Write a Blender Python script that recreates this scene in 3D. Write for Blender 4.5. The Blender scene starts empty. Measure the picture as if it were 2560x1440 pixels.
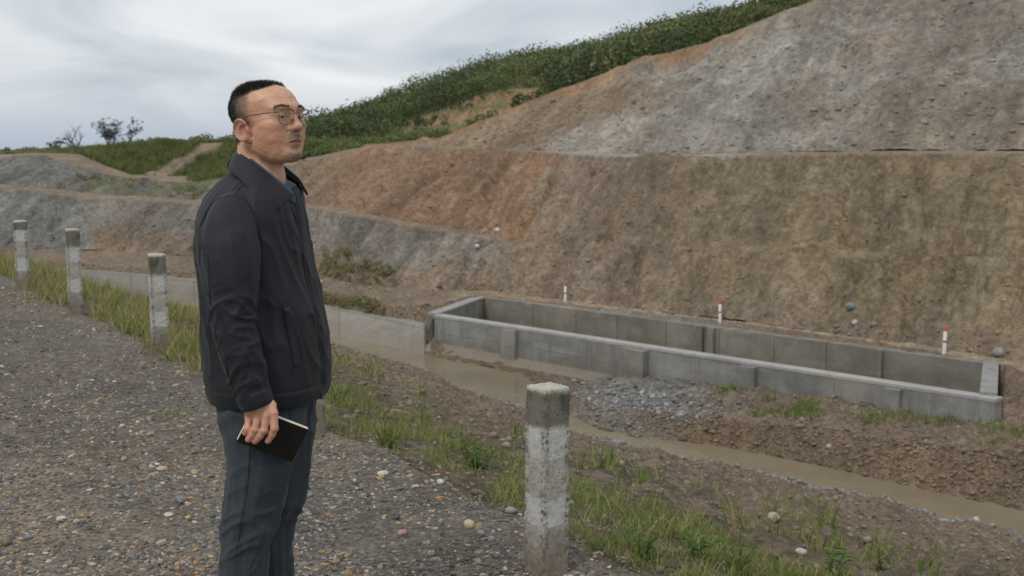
import bpy, bmesh, math, random
import numpy as np
from mathutils import Vector, Matrix

# ------------------------------------------------------------------ camera, world, sun, exposure
scn = bpy.context.scene
FPX, UC, VC = 3000.0, 1280.0, 720.0          # focal length and centre in photograph pixels
CAM_H = 1.5
PITCH = math.atan((720 - 372) / FPX)
cam_data = bpy.data.cameras.new("camera")
cam_data.sensor_width = 36.0
cam_data.lens = 36.0 * FPX / 2560.0
cam_data.clip_start = 0.05
cam_data.clip_end = 9000.0
cam_data.dof.use_dof = True
cam_data.dof.focus_distance = 3.5
cam_data.dof.aperture_fstop = 7.5
cam = bpy.data.objects.new("camera", cam_data)
scn.collection.objects.link(cam)
cam.location = (0, 0, CAM_H)
cam.rotation_euler = (math.pi / 2 - PITCH, 0, 0)
scn.camera = cam

SUN_EL, SUN_AZ = math.radians(52), math.radians(215)      # compass azimuth: behind the camera, to the left
world = bpy.data.worlds.new("World")
scn.world = world
world.use_nodes = True
wn, wl = world.node_tree.nodes, world.node_tree.links
wn.clear()
w_out = wn.new('ShaderNodeOutputWorld')
sky = wn.new('ShaderNodeTexSky')
sky.sky_type = 'NISHITA'
sky.sun_disc = False
sky.sun_elevation = SUN_EL
sky.sun_rotation = SUN_AZ
bg_sky = wn.new('ShaderNodeBackground')
bg_sky.inputs['Strength'].default_value = 0.1
wl.new(sky.outputs[0], bg_sky.inputs['Color'])
tc = wn.new('ShaderNodeTexCoord')
sep = wn.new('ShaderNodeSeparateXYZ')
wl.new(tc.outputs['Generated'], sep.inputs[0])
def wmath(op, a, b=None, clamp=False):
    n = wn.new('ShaderNodeMath'); n.operation = op; n.use_clamp = clamp
    for i, v in enumerate((a, b)):
        if v is None: continue
        if isinstance(v, (int, float)): n.inputs[i].default_value = v
        else: wl.new(v, n.inputs[i])
    return n.outputs[0]
zc = wmath('MAXIMUM', sep.outputs['Z'], 0.0)
mp = wn.new('ShaderNodeMapping')
mp.inputs['Location'].default_value = (3.35, 7.7, 0.4)
mp.inputs['Rotation'].default_value = (0, math.radians(6), 0)
mp.inputs['Scale'].default_value = (1.5, 1.5, 5.5)
wl.new(tc.outputs['Generated'], mp.inputs['Vector'])
n1 = wn.new('ShaderNodeTexNoise')
n1.inputs['Scale'].default_value = 2.7
n1.inputs['Detail'].default_value = 7.0
n1.inputs['Roughness'].default_value = 0.5
n1.inputs['Distortion'].default_value = 0.7
wl.new(mp.outputs[0], n1.inputs['Vector'])
ramp = wn.new('ShaderNodeValToRGB')
cr = ramp.color_ramp
cr.elements[0].position = 0.30; cr.elements[0].color = (0.49, 0.55, 0.62, 1)
cr.elements[1].position = 0.67; cr.elements[1].color = (0.97, 0.975, 0.97, 1)
e = cr.elements.new(0.44); e.color = (0.67, 0.715, 0.76, 1)
e = cr.elements.new(0.55); e.color = (0.83, 0.855, 0.875, 1)
wl.new(n1.outputs['Fac'], ramp.inputs['Fac'])
hz = wn.new('ShaderNodeMapRange')
hz.inputs['From Min'].default_value = 0.0
hz.inputs['From Max'].default_value = 0.055
wl.new(zc, hz.inputs['Value'])
hmix = wn.new('ShaderNodeMix'); hmix.data_type = 'RGBA'
hmix.inputs['A'].default_value = (0.45, 0.52, 0.625, 1)
wl.new(hz.outputs[0], hmix.inputs['Factor'])
wl.new(ramp.outputs['Color'], hmix.inputs['B'])
bg_cl = wn.new('ShaderNodeBackground')
bg_cl.inputs['Strength'].default_value = 1.0
wl.new(hmix.outputs['Result'], bg_cl.inputs['Color'])
mixs = wn.new('ShaderNodeMixShader')
mixs.inputs[0].default_value = 0.93
wl.new(bg_sky.outputs[0], mixs.inputs[1]); wl.new(bg_cl.outputs[0], mixs.inputs[2])
wl.new(mixs.outputs[0], w_out.inputs['Surface'])

sun_data = bpy.data.lights.new("sun", 'SUN')
sun_data.energy = 1.4
sun_data.angle = math.radians(14)
sun_data.color = (1.0, 0.965, 0.92)
sun = bpy.data.objects.new("sun", sun_data)
scn.collection.objects.link(sun)
sd = Vector((math.sin(SUN_AZ) * math.cos(SUN_EL), math.cos(SUN_AZ) * math.cos(SUN_EL), math.sin(SUN_EL)))
sun.rotation_euler = sd.to_track_quat('Z', 'Y').to_euler()

vs = scn.view_settings
vs.view_transform = 'Standard'
vs.look = 'None'
vs.exposure = 0.0
vs.gamma = 1.0
vs.use_curve_mapping = False
scn.render.engine = 'CYCLES'
scn.cycles.max_bounces = 6
scn.cycles.use_denoising = True

# ------------------------------------------------------------------ helpers
rng = np.random.default_rng(7)
random.seed(7)
COL = scn.collection
SP, CP = math.sin(PITCH), math.cos(PITCH)

def ray(u, v):
    cx = (u - UC) / FPX; cy = (VC - v) / FPX
    fy = CP + cy * SP
    return cx / fy, (-SP + cy * CP) / fy          # X per metre of Y, Z per metre of Y

def at_d(u, v, d):
    t, s = ray(u, v)
    return np.array((t * d, d, CAM_H + s * d))

def at_z(u, v, z):
    t, s = ray(u, v)
    d = (z - CAM_H) / s
    return np.array((t * d, d, z))

_perm = np.random.default_rng(3).permutation(256)
_perm = np.concatenate([_perm, _perm, _perm])
_g = np.random.default_rng(4).normal(size=(256, 3)); _g /= np.linalg.norm(_g, axis=1)[:, None]
def perlin(x, y, z=0.0):
    x, y, z = np.broadcast_arrays(np.asarray(x, float), np.asarray(y, float), np.asarray(z, float))
    xi, yi, zi = np.floor(x).astype(int), np.floor(y).astype(int), np.floor(z).astype(int)
    xf, yf, zf = x - xi, y - yi, z - zi
    u, v, w = (q * q * q * (q * (q * 6 - 15) + 10) for q in (xf, yf, zf))
    xi &= 255; yi &= 255; zi &= 255
    out = 0.0
    for dx in (0, 1):
        for dy in (0, 1):
            for dz in (0, 1):
                h = _perm[_perm[_perm[xi + dx] + yi + dy] + zi + dz]
                g = _g[h]
                dot = g[..., 0] * (xf - dx) + g[..., 1] * (yf - dy) + g[..., 2] * (zf - dz)
                out = out + dot * (u if dx else 1 - u) * (v if dy else 1 - v) * (w if dz else 1 - w)
    return out * 1.6
def fbm(x, y, z=0.0, octv=4, rough=0.5, lac=2.03):
    o = 0.0; a = 1.0; s = 1.0
    for i in range(octv):
        o = o + a * perlin(x * s + 17.3 * i, y * s - 9.1 * i, z * s + 5.7 * i)
        a *= rough; s *= lac
    return o
def sstep(a, b, x):
    q = np.clip((x - a) / (b - a), 0, 1)
    return q * q * (3 - 2 * q)

def mesh_np(name, verts, faces, mats=(), parent=None, smooth=True, loc=None, attrs=None, face_n=None, matidx=None):
    """verts Nx3, faces MxK array (K = 3 or 4), or list of faces"""
    me = bpy.data.meshes.new(name)
    verts = np.asarray(verts, np.float32)
    if isinstance(faces, np.ndarray):
        k = faces.shape[1]
        me.vertices.add(len(verts)); me.vertices.foreach_set('co', verts.ravel())
        me.loops.add(faces.size); me.loops.foreach_set('vertex_index', faces.astype(np.int32).ravel())
        me.polygons.add(len(faces))
        me.polygons.foreach_set('loop_start', np.arange(0, faces.size, k, dtype=np.int32))
        me.polygons.foreach_set('loop_total', np.full(len(faces), k, np.int32))
        me.update(calc_edges=True)
    else:
        me.from_pydata([tuple(map(float, v)) for v in verts], [], [tuple(int(i) for i in f) for f in faces])
    me.validate()
    me.polygons.foreach_set('use_smooth', np.full(len(me.polygons), bool(smooth)))
    if matidx is not None: me.polygons.foreach_set('material_index', np.asarray(matidx, np.int32))
    for m in (mats if isinstance(mats, (list, tuple)) else [mats]): me.materials.append(m)
    for an, arr in (attrs or {}).items():
        arr = np.asarray(arr, np.float32)
        if arr.ndim == 1:
            a = me.attributes.new(an, 'FLOAT', 'POINT'); a.data.foreach_set('value', arr)
        else:
            if arr.shape[1] == 3: arr = np.concatenate([arr, np.ones((len(arr), 1), np.float32)], 1)
            a = me.attributes.new(an, 'FLOAT_COLOR', 'POINT'); a.data.foreach_set('color', arr.ravel())
    o = bpy.data.objects.new(name, me)
    COL.objects.link(o)
    if loc is not None: o.location = loc
    if parent is not None: o.parent = parent
    return o

def tag(o, label=None, cat=None, group=None, kind=None):
    if label: o['label'] = label
    if cat: o['category'] = cat
    if group: o['group'] = group
    if kind: o['kind'] = kind
    return o

def empty(name, loc=(0, 0, 0), rz=0.0):
    o = bpy.data.objects.new(name, None)
    o.location = tuple(float(q) for q in loc); o.rotation_euler = (0, 0, rz)
    o.empty_display_size = 0.1
    COL.objects.link(o)
    return o

def grid_faces(nr, nc, closed=False):
    i = np.arange(nr - 1)[:, None]
    if closed:
        j = np.arange(nc)[None, :]; j2 = (j + 1) % nc
    else:
        j = np.arange(nc - 1)[None, :]; j2 = j + 1
    a = i * nc + j; b = i * nc + j2; c = (i + 1) * nc + j2; d = (i + 1) * nc + j
    return np.stack([a, b, c, d], -1).reshape(-1, 4)

class NT:
    """small node-tree helper"""
    def __init__(s, name):
        s.m = bpy.data.materials.new(name); s.m.use_nodes = True
        s.n, s.l = s.m.node_tree.nodes, s.m.node_tree.links
        s.n.clear()
        s.out = s.n.new('ShaderNodeOutputMaterial')
        s.p = s.n.new('ShaderNodeBsdfPrincipled')
        s.l.new(s.p.outputs[0], s.out.inputs['Surface'])
    def set(s, node, key, v):
        if hasattr(v, 'is_linked') or isinstance(v, bpy.types.NodeSocket): s.l.new(v, node.inputs[key])
        elif v is not None: node.inputs[key].default_value = v
    def pos(s): return s.n.new('ShaderNodeNewGeometry').outputs['Position']
    def obj(s): return s.n.new('ShaderNodeTexCoord').outputs['Object']
    def attr(s, name, out='Color'):
        a = s.n.new('ShaderNodeAttribute'); a.attribute_name = name; return a.outputs[out]
    def mapping(s, vec, scale=(1, 1, 1), loc=(0, 0, 0), rot=(0, 0, 0)):
        m = s.n.new('ShaderNodeMapping'); s.l.new(vec, m.inputs['Vector'])
        m.inputs['Scale'].default_value = scale; m.inputs['Location'].default_value = loc; m.inputs['Rotation'].default_value = rot
        return m.outputs[0]
    def noise(s, vec, scale, detail=4, rough=0.55, dist=0.0):
        n = s.n.new('ShaderNodeTexNoise'); s.l.new(vec, n.inputs['Vector'])
        n.inputs['Scale'].default_value = scale; n.inputs['Detail'].default_value = detail
        n.inputs['Roughness'].default_value = rough; n.inputs['Distortion'].default_value = dist
        return n.outputs['Fac']
    def vor(s, vec, scale, feature='F1', rnd=1.0):
        n = s.n.new('ShaderNodeTexVoronoi'); n.feature = feature; s.l.new(vec, n.inputs['Vector'])
        n.inputs['Scale'].default_value = scale; n.inputs['Randomness'].default_value = rnd
        return n
    def math(s, op, a, b=None, clamp=False):
        n = s.n.new('ShaderNodeMath'); n.operation = op; n.use_clamp = clamp
        s.set(n, 0, a)
        if b is not None: s.set(n, 1, b)
        return n.outputs[0]
    def range(s, v, a, b, c=0.0, d=1.0, smooth=False):
        n = s.n.new('ShaderNodeMapRange'); s.l.new(v, n.inputs['Value'])
        if smooth: n.interpolation_type = 'SMOOTHSTEP'
        for k, q in zip(('From Min', 'From Max', 'To Min', 'To Max'), (a, b, c, d)): n.inputs[k].default_value = q
        return n.outputs[0]
    def mix(s, f, a, b, mode='MIX'):
        n = s.n.new('ShaderNodeMix'); n.data_type = 'RGBA'; n.blend_type = mode
        s.set(n, 'Factor', f)
        for k, q in (('A', a), ('B', b)):
            if isinstance(q, tuple): n.inputs[k].default_value = q if len(q) == 4 else (*q, 1)
            else: s.l.new(q, n.inputs[k])
        return n.outputs['Result']
    def ramp(s, v, stops):
        n = s.n.new('ShaderNodeValToRGB'); s.l.new(v, n.inputs['Fac'])
        c = n.color_ramp
        while len(c.elements) < len(stops): c.elements.new(0.5)
        for e_, (p_, col) in zip(c.elements, stops):
            e_.position = p_; e_.color = col if len(col) == 4 else (*col, 1)
        return n.outputs['Color']
    def bump(s, h, strength=0.5, dist=0.02, normal=None):
        n = s.n.new('ShaderNodeBump'); n.inputs['Strength'].default_value = strength; n.inputs['Distance'].default_value = dist
        s.l.new(h, n.inputs['Height'])
        if normal is not None: s.l.new(normal, n.inputs['Normal'])
        return n.outputs[0]
    def fin(s, color=None, rough=None, normal=None, **kw):
        if color is not None:
            if isinstance(color, tuple): s.p.inputs['Base Color'].default_value = (*color[:3], 1)
            else: s.l.new(color, s.p.inputs['Base Color'])
        if rough is not None: s.set(s.p, 'Roughness', rough)
        if normal is not None: s.l.new(normal, s.p.inputs['Normal'])
        for k, v in kw.items(): s.set(s.p, k.replace('_', ' '), v)
        return s.m

# ------------------------------------------------------------------ terrain
Z_WATER = -4.60
Z_TANK = -3.48
TT = np.linspace(-0.66, 0.66, 1321)

def line(pts):
    """pts: (u, v, mode, value): 'z' = at that height, 'd' = at that distance"""
    tt, dd, zz = [], [], []
    for u, v, mode, val in pts:
        t, s = ray(u, v)
        d = val if mode == 'd' else (val - CAM_H) / s
        tt.append(t); dd.append(d); zz.append(CAM_H + s * d)
    o = np.argsort(tt)
    tt, dd, zz = np.array(tt)[o], np.array(dd)[o], np.array(zz)[o]
    return np.interp(TT, tt, dd), np.interp(TT, tt, zz)

def cline(d, z): return np.full_like(TT, d), np.full_like(TT, z)

# tank corners (top edge), all on one level
NL, NR = at_z(1085, 787, Z_TANK), at_z(2488, 998, Z_TANK)
BL, BR = at_z(1210, 742, Z_TANK), at_z(2492, 910, Z_TANK)

dE = np.clip(3.27 / np.maximum(TT + 0.678, 0.06), 0, 30)
dE = dE * (1 + 0.03 * perlin(TT * 22, 3.3))
zE = 0.012 * np.maximum(0, dE - 4.2)
dV = np.clip(4.5 / np.maximum(TT + 0.678, 0.06), 0, 34)
dV = dV * (1 + 0.04 * perlin(TT * 18, 8.3))
L = {}
L['near'] = cline(0.9, 0.0)
L['edge'] = (dE, zE)
L['verge'] = (dV, zE - 0.16)
W = Z_WATER
L['water_near'] = line([(-900, 690, 'z', W), (0, 712, 'z', W), (250, 735, 'z', W), (500, 775, 'z', W), (830, 864, 'z', W), (1000, 908, 'z', W),
    (1150, 972, 'z', W), (1320, 1032, 'z', W), (1430, 1084, 'z', W), (1600, 1128, 'z', W), (1829, 1172, 'z', W), (2058, 1222, 'z', W), (2196, 1245, 'z', W),
    (2300, 1285, 'z', W), (2402, 1307, 'z', W), (2560, 1355, 'z', W), (3300, 1520, 'z', W)])
L['water_far'] = line([(-900, 684, 'z', W), (0, 704, 'z', W), (250, 724, 'z', W), (500, 757, 'z', W), (815, 836, 'z', W), (1075, 889, 'z', W),
    (1300, 934, 'z', W), (1380, 985, 'z', W), (1430, 1040, 'z', W), (1500, 1072, 'z', W), (1600, 1096, 'z', W), (1692, 1101, 'z', W), (1829, 1121, 'z', W), (2058, 1165, 'z', W), (2287, 1220, 'z', W),
    (2560, 1278, 'z', W), (3300, 1420, 'z', W)])
L['bank'] = line([(-900, 640, 'z', -4.0), (0, 668, 'z', -4.0), (250, 683, 'z', -4.0), (500, 708, 'z', -4.0), (815, 770, 'z', -4.0), (1060, 828, 'z', -4.05),
    (1200, 855, 'z', -4.4), (1300, 905, 'z', -4.5), (1430, 985, 'z', -4.5), (1500, 1018, 'z', -4.42), (1560, 1014, 'z', -4.36), (1700, 1032, 'z', -4.22), (1900, 1056, 'z', -4.08), (2200, 1090, 'z', -4.0),
    (2560, 1135, 'z', -3.95), (3300, 1230, 'z', -3.9)])
L['terrace'] = line([(-900, 622, 'z', -3.7), (0, 648, 'z', -3.75), (250, 664, 'z', -3.75), (500, 684, 'z', -3.75), (815, 735, 'z', -3.6), (1000, 765, 'z', -3.55), (1100, 762, 'z', -3.5), (1170, 742, 'z', -3.49),
    (1210, 740, 'z', -3.49), (2492, 907, 'z', -3.49), (2520, 912, 'z', -3.49), (2560, 930, 'z', -3.45), (3300, 1010, 'z', -3.4)])
L['toe'] = line([(-900, 590, 'z', -3.3), (0, 618, 'z', -3.3), (230, 627, 'z', -3.35), (500, 640, 'z', -3.4), (800, 690, 'z', -3.3), (900, 712, 'z', -3.25), (1050, 722, 'z', -3.25), (1210, 726, 'z', -3.4),
    (1413, 750, 'z', -3.45), (1650, 783, 'z', -3.45), (2000, 828, 'z', -3.45), (2492, 893, 'z', -3.45), (2560, 900, 'z', -3.45), (3300, 990, 'z', -3.4)])
toe_d, toe_z = L['toe']
L8 = line([(-900, 372, 'd', 82), (0, 394, 'd', 72), (100, 386, 'd', 71), (230, 425, 'd', 69), (330, 448, 'd', 68), (490, 456, 'd', 66), (600, 435, 'd', 64), (740, 410, 'd', 61), (870, 380, 'd', 58),
    (950, 364, 'd', 56.5), (1100, 367, 'd', 53), (1300, 377, 'd', 49), (1500, 388, 'd', 45), (1680, 392, 'd', 42.5), (1900, 387, 'd', 40), (2200, 384, 'd', 37), (2560, 384, 'd', 34.5), (3300, 384, 'd', 31)])
c1 = line([(-900, 440, 'd', 70), (0, 470, 'd', 63.5), (230, 495, 'd', 62), (490, 510, 'd', 58.5), (780, 521, 'd', 50), (900, 541, 'd', 46.3), (1050, 569, 'd', 44.2), (1250, 603, 'd', 43.4), (1340, 640, 'd', 41.8), (1400, 650, 'd', 40.8), (3300, 700, 'd', 30)])
c2 = line([(-900, 432, 'd', 73), (0, 459, 'd', 66.5), (230, 482, 'd', 65), (490, 500, 'd', 61), (780, 511, 'd', 52.5), (900, 530, 'd', 48.5), (1050, 557, 'd', 46.2), (1250, 591, 'd', 44.6), (1340, 630, 'd', 42.6), (1400, 640, 'd', 41.3), (3300, 690, 'd', 30)])
t13 = ray(1330, 620)[0]; wgt = sstep(t13 - 0.02, t13 + 0.03, TT)
f1 = (toe_d * 0.62 + L8[0] * 0.38, toe_z * 0.60 + L8[1] * 0.40)
f2 = (toe_d * 0.58 + L8[0] * 0.42, toe_z * 0.56 + L8[1] * 0.44)
L['crest_low'] = (c1[0] * (1 - wgt) + f1[0] * wgt, c1[1] * (1 - wgt) + f1[1] * wgt)
L['bench_low'] = (c2[0] * (1 - wgt) + f2[0] * wgt, c2[1] * (1 - wgt) + f2[1] * wgt)
L['crest_mid'] = L8
L['bench_mid'] = line([(-900, 370, 'd', 88), (0, 386, 'd', 77), (100, 382, 'd', 76), (200, 385, 'd', 74.5), (260, 412, 'd', 73.5), (330, 437, 'd', 72), (420, 440, 'd', 70.5), (480, 440, 'd', 70), (600, 420, 'd', 68), (740, 402, 'd', 65), (870, 374, 'd', 62),
    (950, 360, 'd', 60), (1100, 363, 'd', 56.5), (1300, 373, 'd', 52.5), (1500, 383, 'd', 48.5), (1680, 387, 'd', 46), (1900, 382, 'd', 43.5), (2200, 379, 'd', 40.5), (2560, 378, 'd', 38), (3300, 378, 'd', 34.5)])
L['crest_top'] = line([(-900, 362, 'd', 105), (0, 380, 'd', 92), (100, 379, 'd', 90), (190, 380, 'd', 87), (260, 370, 'd', 85), (330, 362, 'd', 83), (420, 358, 'd', 81), (500, 357, 'd', 79), (600, 355, 'd', 77), (740, 362, 'd', 70), (870, 364, 'd', 67), (950, 357, 'd', 65),
    (1100, 345, 'd', 63), (1200, 303, 'd', 62), (1400, 222, 'd', 59), (1600, 152, 'd', 57), (1800, 92, 'd', 55), (2000, 14, 'd', 53.5), (2100, -26, 'd', 53), (2560, -215, 'd', 54), (3300, -420, 'd', 54)])
cd, cz = L['crest_top']
L['crest_back'] = (cd + 7, cz - 0.35)
L['hill_foot'] = line([(-900, 392, 'd', 120), (0, 392, 'd', 118), (400, 385, 'd', 110), (600, 378, 'd', 100), (740, 385, 'd', 86), (870, 384, 'd', 84), (1000, 375, 'd', 84), (1100, 362, 'd', 84), (1200, 325, 'd', 82), (1400, 246, 'd', 80), (1600, 176, 'd', 78), (1800, 116, 'd', 76), (2000, 40, 'd', 75), (2100, 0, 'd', 75), (2560, -190, 'd', 75), (3300, -390, 'd', 75)])
L['hill_crest'] = line([(-900, 386, 'd', 190), (0, 385, 'd', 190), (200, 381, 'd', 190), (400, 368, 'd', 190), (560, 366, 'd', 190), (700, 352, 'd', 190), (790, 322, 'd', 185), (900, 285, 'd', 180), (1050, 226, 'd', 175), (1280, 160, 'd', 170), (1500, 128, 'd', 165), (1700, 86, 'd', 160), (1850, 58, 'd', 150), (2040, 22, 'd', 140), (2300, -60, 'd', 130), (2560, -170, 'd', 120), (3300, -370, 'd', 115)])
hd, hzz = L['hill_crest']
L['hill_back'] = (hd + 60, hzz - 8)
L['far'] = (hd * 0 + 700, hzz * 0 - 25)

ORDER = ['near', 'edge', 'verge', 'water_near', 'water_far', 'bank', 'terrace', 'toe', 'crest_low', 'bench_low', 'crest_mid', 'bench_mid', 'crest_top', 'crest_back', 'hill_foot', 'hill_crest', 'hill_back', 'far']
JIT = dict(verge=0.15, crest_low=0.35, bench_low=0.3, crest_mid=0.2, toe=0.3, bank=0.35, crest_top=0.5, bench_mid=0.2, water_near=0.25)
LD, LZ = [], []
for k, nm in enumerate(ORDER):
    d, z = L[nm]; d = d.copy()
    if nm in JIT: d = d + JIT[nm] * fbm(TT * 40, 5.0 + 3 * k, 0.5, 3)
    if k: d = np.maximum(d, LD[-1] + 0.06)
    LD.append(d); LZ.append(z)
LD, LZ = np.array(LD), np.array(LZ)
IX = {n: i for i, n in enumerate(ORDER)}
#            road  verge  emb   bed    bank  shelf terr  face1 bench face2 bench face3 back  dip   hill  b    f
AMP_L = [0.012, 0.05, 0.10, 0.02, 0.06, 0.10, 0.02, 0.28, 0.05, 0.36, 0.04, 0.45, 0.2, 0.3, 0.9, 1.0, 1.0]
AMP_F = [0.004, 0.02, 0.06, 0.00, 0.09, 0.08, 0.02, 0.10, 0.03, 0.10, 0.02, 0.10, 0.05, 0.1, 0.2, 0.2, 0.2]

def in_quad(X, Y, q):
    ins = np.ones(X.shape, bool)
    for i in range(4):
        a, b = q[i], q[(i + 1) % 4]
        ins &= ((b[0] - a[0]) * (Y - a[1]) - (b[1] - a[1]) * (X - a[0])) > 0
    return ins

_along = (NR - NL)[:2]; _along = _along / np.linalg.norm(_along)
_across = (BL - NL)[:2]; _across = _across / np.linalg.norm(_across)
TANK_Q = [NL[:2] - 0.16 * _along + 0.12 * _across, NR[:2] + 0.16 * _along + 0.12 * _across, BR[:2] + 0.16 * _along + 0.17 * _across, BL[:2] - 0.16 * _along + 0.17 * _across]

def terrain(t, d):
    """returns z, segment index, fraction in the segment"""
    t = np.asarray(t, float); d = np.asarray(d, float)
    shp = t.shape; t = t.ravel(); d = d.ravel()
    seg = np.zeros(t.shape, int); fr = np.zeros(t.shape); z = np.zeros(t.shape)
    ia = np.clip((t - TT[0]) / (TT[1] - TT[0]), 0, len(TT) - 1.001); i0 = ia.astype(int); w = ia - i0
    d0 = LD[0][i0] * (1 - w) + LD[0][i0 + 1] * w; z0 = LZ[0][i0] * (1 - w) + LZ[0][i0 + 1] * w
    for k in range(len(ORDER) - 1):
        d1 = LD[k + 1][i0] * (1 - w) + LD[k + 1][i0 + 1] * w; z1 = LZ[k + 1][i0] * (1 - w) + LZ[k + 1][i0 + 1] * w
        m = (d >= d0 - 1e-9) if k else np.ones(t.shape, bool)
        f = np.clip((d - d0) / (d1 - d0), 0, 1)
        if ORDER[k] == 'water_near': zz = z0 + (z1 - z0) * f - 0.35 * np.sin(np.pi * f) - 0.02
        elif ORDER[k] == 'bank': zz = z0 + (z1 - z0) * sstep(0.5, 1, f)
        elif ORDER[k] in ('toe', 'bench_low'): zz = z0 + (z1 - z0) * (f * 0.75 + 0.25 * (1 - (1 - f) ** 2))
        elif ORDER[k] == 'water_far': zz = z0 + (z1 - z0) * (1 - (1 - f) ** 1.6)
        else: zz = z0 + (z1 - z0) * f
        z = np.where(m, zz, z); seg = np.where(m, k, seg); fr = np.where(m, f, fr)
        d0, z0 = d1, z1
    X = t * d
    al = np.array(AMP_L)[seg]; af = np.array(AMP_F)[seg]
    # amplitudes fade in at segment borders
    edge = np.minimum(1, np.minimum(fr, 1 - fr) * 8 + 0.25)
    al = al * edge; af = af * np.minimum(1, edge + 0.2)
    ls = np.where(seg >= 13, 0.08, np.where(seg >= 7, 0.28, 0.7))
    n_l = fbm(X * ls, d * ls, 0.3, 3)
    fs = np.where(seg >= 13, 0.5, np.where(seg >= 7, 1.5, 3.2))
    n_f = fbm(X * fs, d * fs, 7.7, 4, 0.6)
    # gullies running down the cut faces
    face = np.isin(seg, (IX['toe'], IX['bench_low'], IX['bench_mid']))
    lean = (X - 0.55 * d)
    gul = 1 - np.abs(perlin(lean * 0.42 + 0.5 * perlin(X * .3, d * .3), d * 0.06, 2.2)) * 2
    gul2 = 1 - np.abs(perlin(lean * 1.3, d * 0.22, 9.2)) * 2
    z = z + al * n_l + af * n_f - np.where(face, (0.40 * np.clip(gul, 0, 1) ** 4 + 0.16 * np.clip(gul2, 0, 1) ** 3) * edge * np.where(seg == IX['bench_mid'], .5, 1), 0)
    # terraces cut into the hill flank
    hill = seg == IX['hill_foot']
    tu = t * FPX + UC
    tz = sstep(880, 1000, tu) * (1 - sstep(1330, 1450, tu)) * hill * (1 - sstep(0.34, 0.42, fr))
    st = 1.7; q = z / st; stair = (np.floor(q) + sstep(0.55, 1.0, q - np.floor(q))) * st
    z = z * (1 - tz) + stair * tz
    z = z - 0.34 * (1 - sstep(1060, 1085, tu)) * ((seg == IX['water_far']) | ((seg == IX['bank']) & (fr < .45)))
    ins = in_quad(X, d, TANK_Q)
    z = np.where(ins, np.minimum(z, -5.0), z)
    # keep dirt from covering the terrace edge and the foot of the front wall
    return z.reshape(shp), seg.reshape(shp), fr.reshape(shp)

def ground_z(X, Y):
    X = np.asarray(X, float); Y = np.asarray(Y, float)
    return terrain(X / np.maximum(Y, 0.2), Y)[0]

def hit(u, v, dmin=1.6, dmax=220.0):
    """where the sight line of a pixel meets the ground"""
    t, s_ = ray(u, v); d = np.exp(np.linspace(math.log(dmin), math.log(dmax), 2400))
    g_ = terrain(np.full(d.shape, t), d)[0] - (CAM_H + s_ * d)
    k = np.nonzero(g_ > 0)[0]; k = k[0] if len(k) else len(d) - 1
    return t, float(d[k]), float(terrain(np.array([t]), np.array([d[k]]))[0][0])

C = lambda *c: np.array(c)
SOIL = dict(road=C(.165, .138, .112), verge=C(.13, .105, .07), emb=C(.205, .150, .110), bed=C(.2, .16, .1), bank=C(.19, .136, .096), gravel=C(.215, .203, .185),
            sand=C(.33, .245, .17), orange=C(.285, .180, .118), olive=C(.232, .178, .117), dirt=C(.245, .185, .136), grey=C(.258, .232, .205), greyblue=C(.222, .213, .198),
            spoil=C(.345, .315, .285), tan=C(.30, .222, .155), track=C(.29, .22, .165), green=C(.11, .13, .05), dgreen=C(.062, .078, .034), terr=C(.34, .215, .125), concrete=C(.36, .335, .295))

def lerp(a, b, w): return a + (b - a) * np.clip(w, 0, 1)[..., None]

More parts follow.
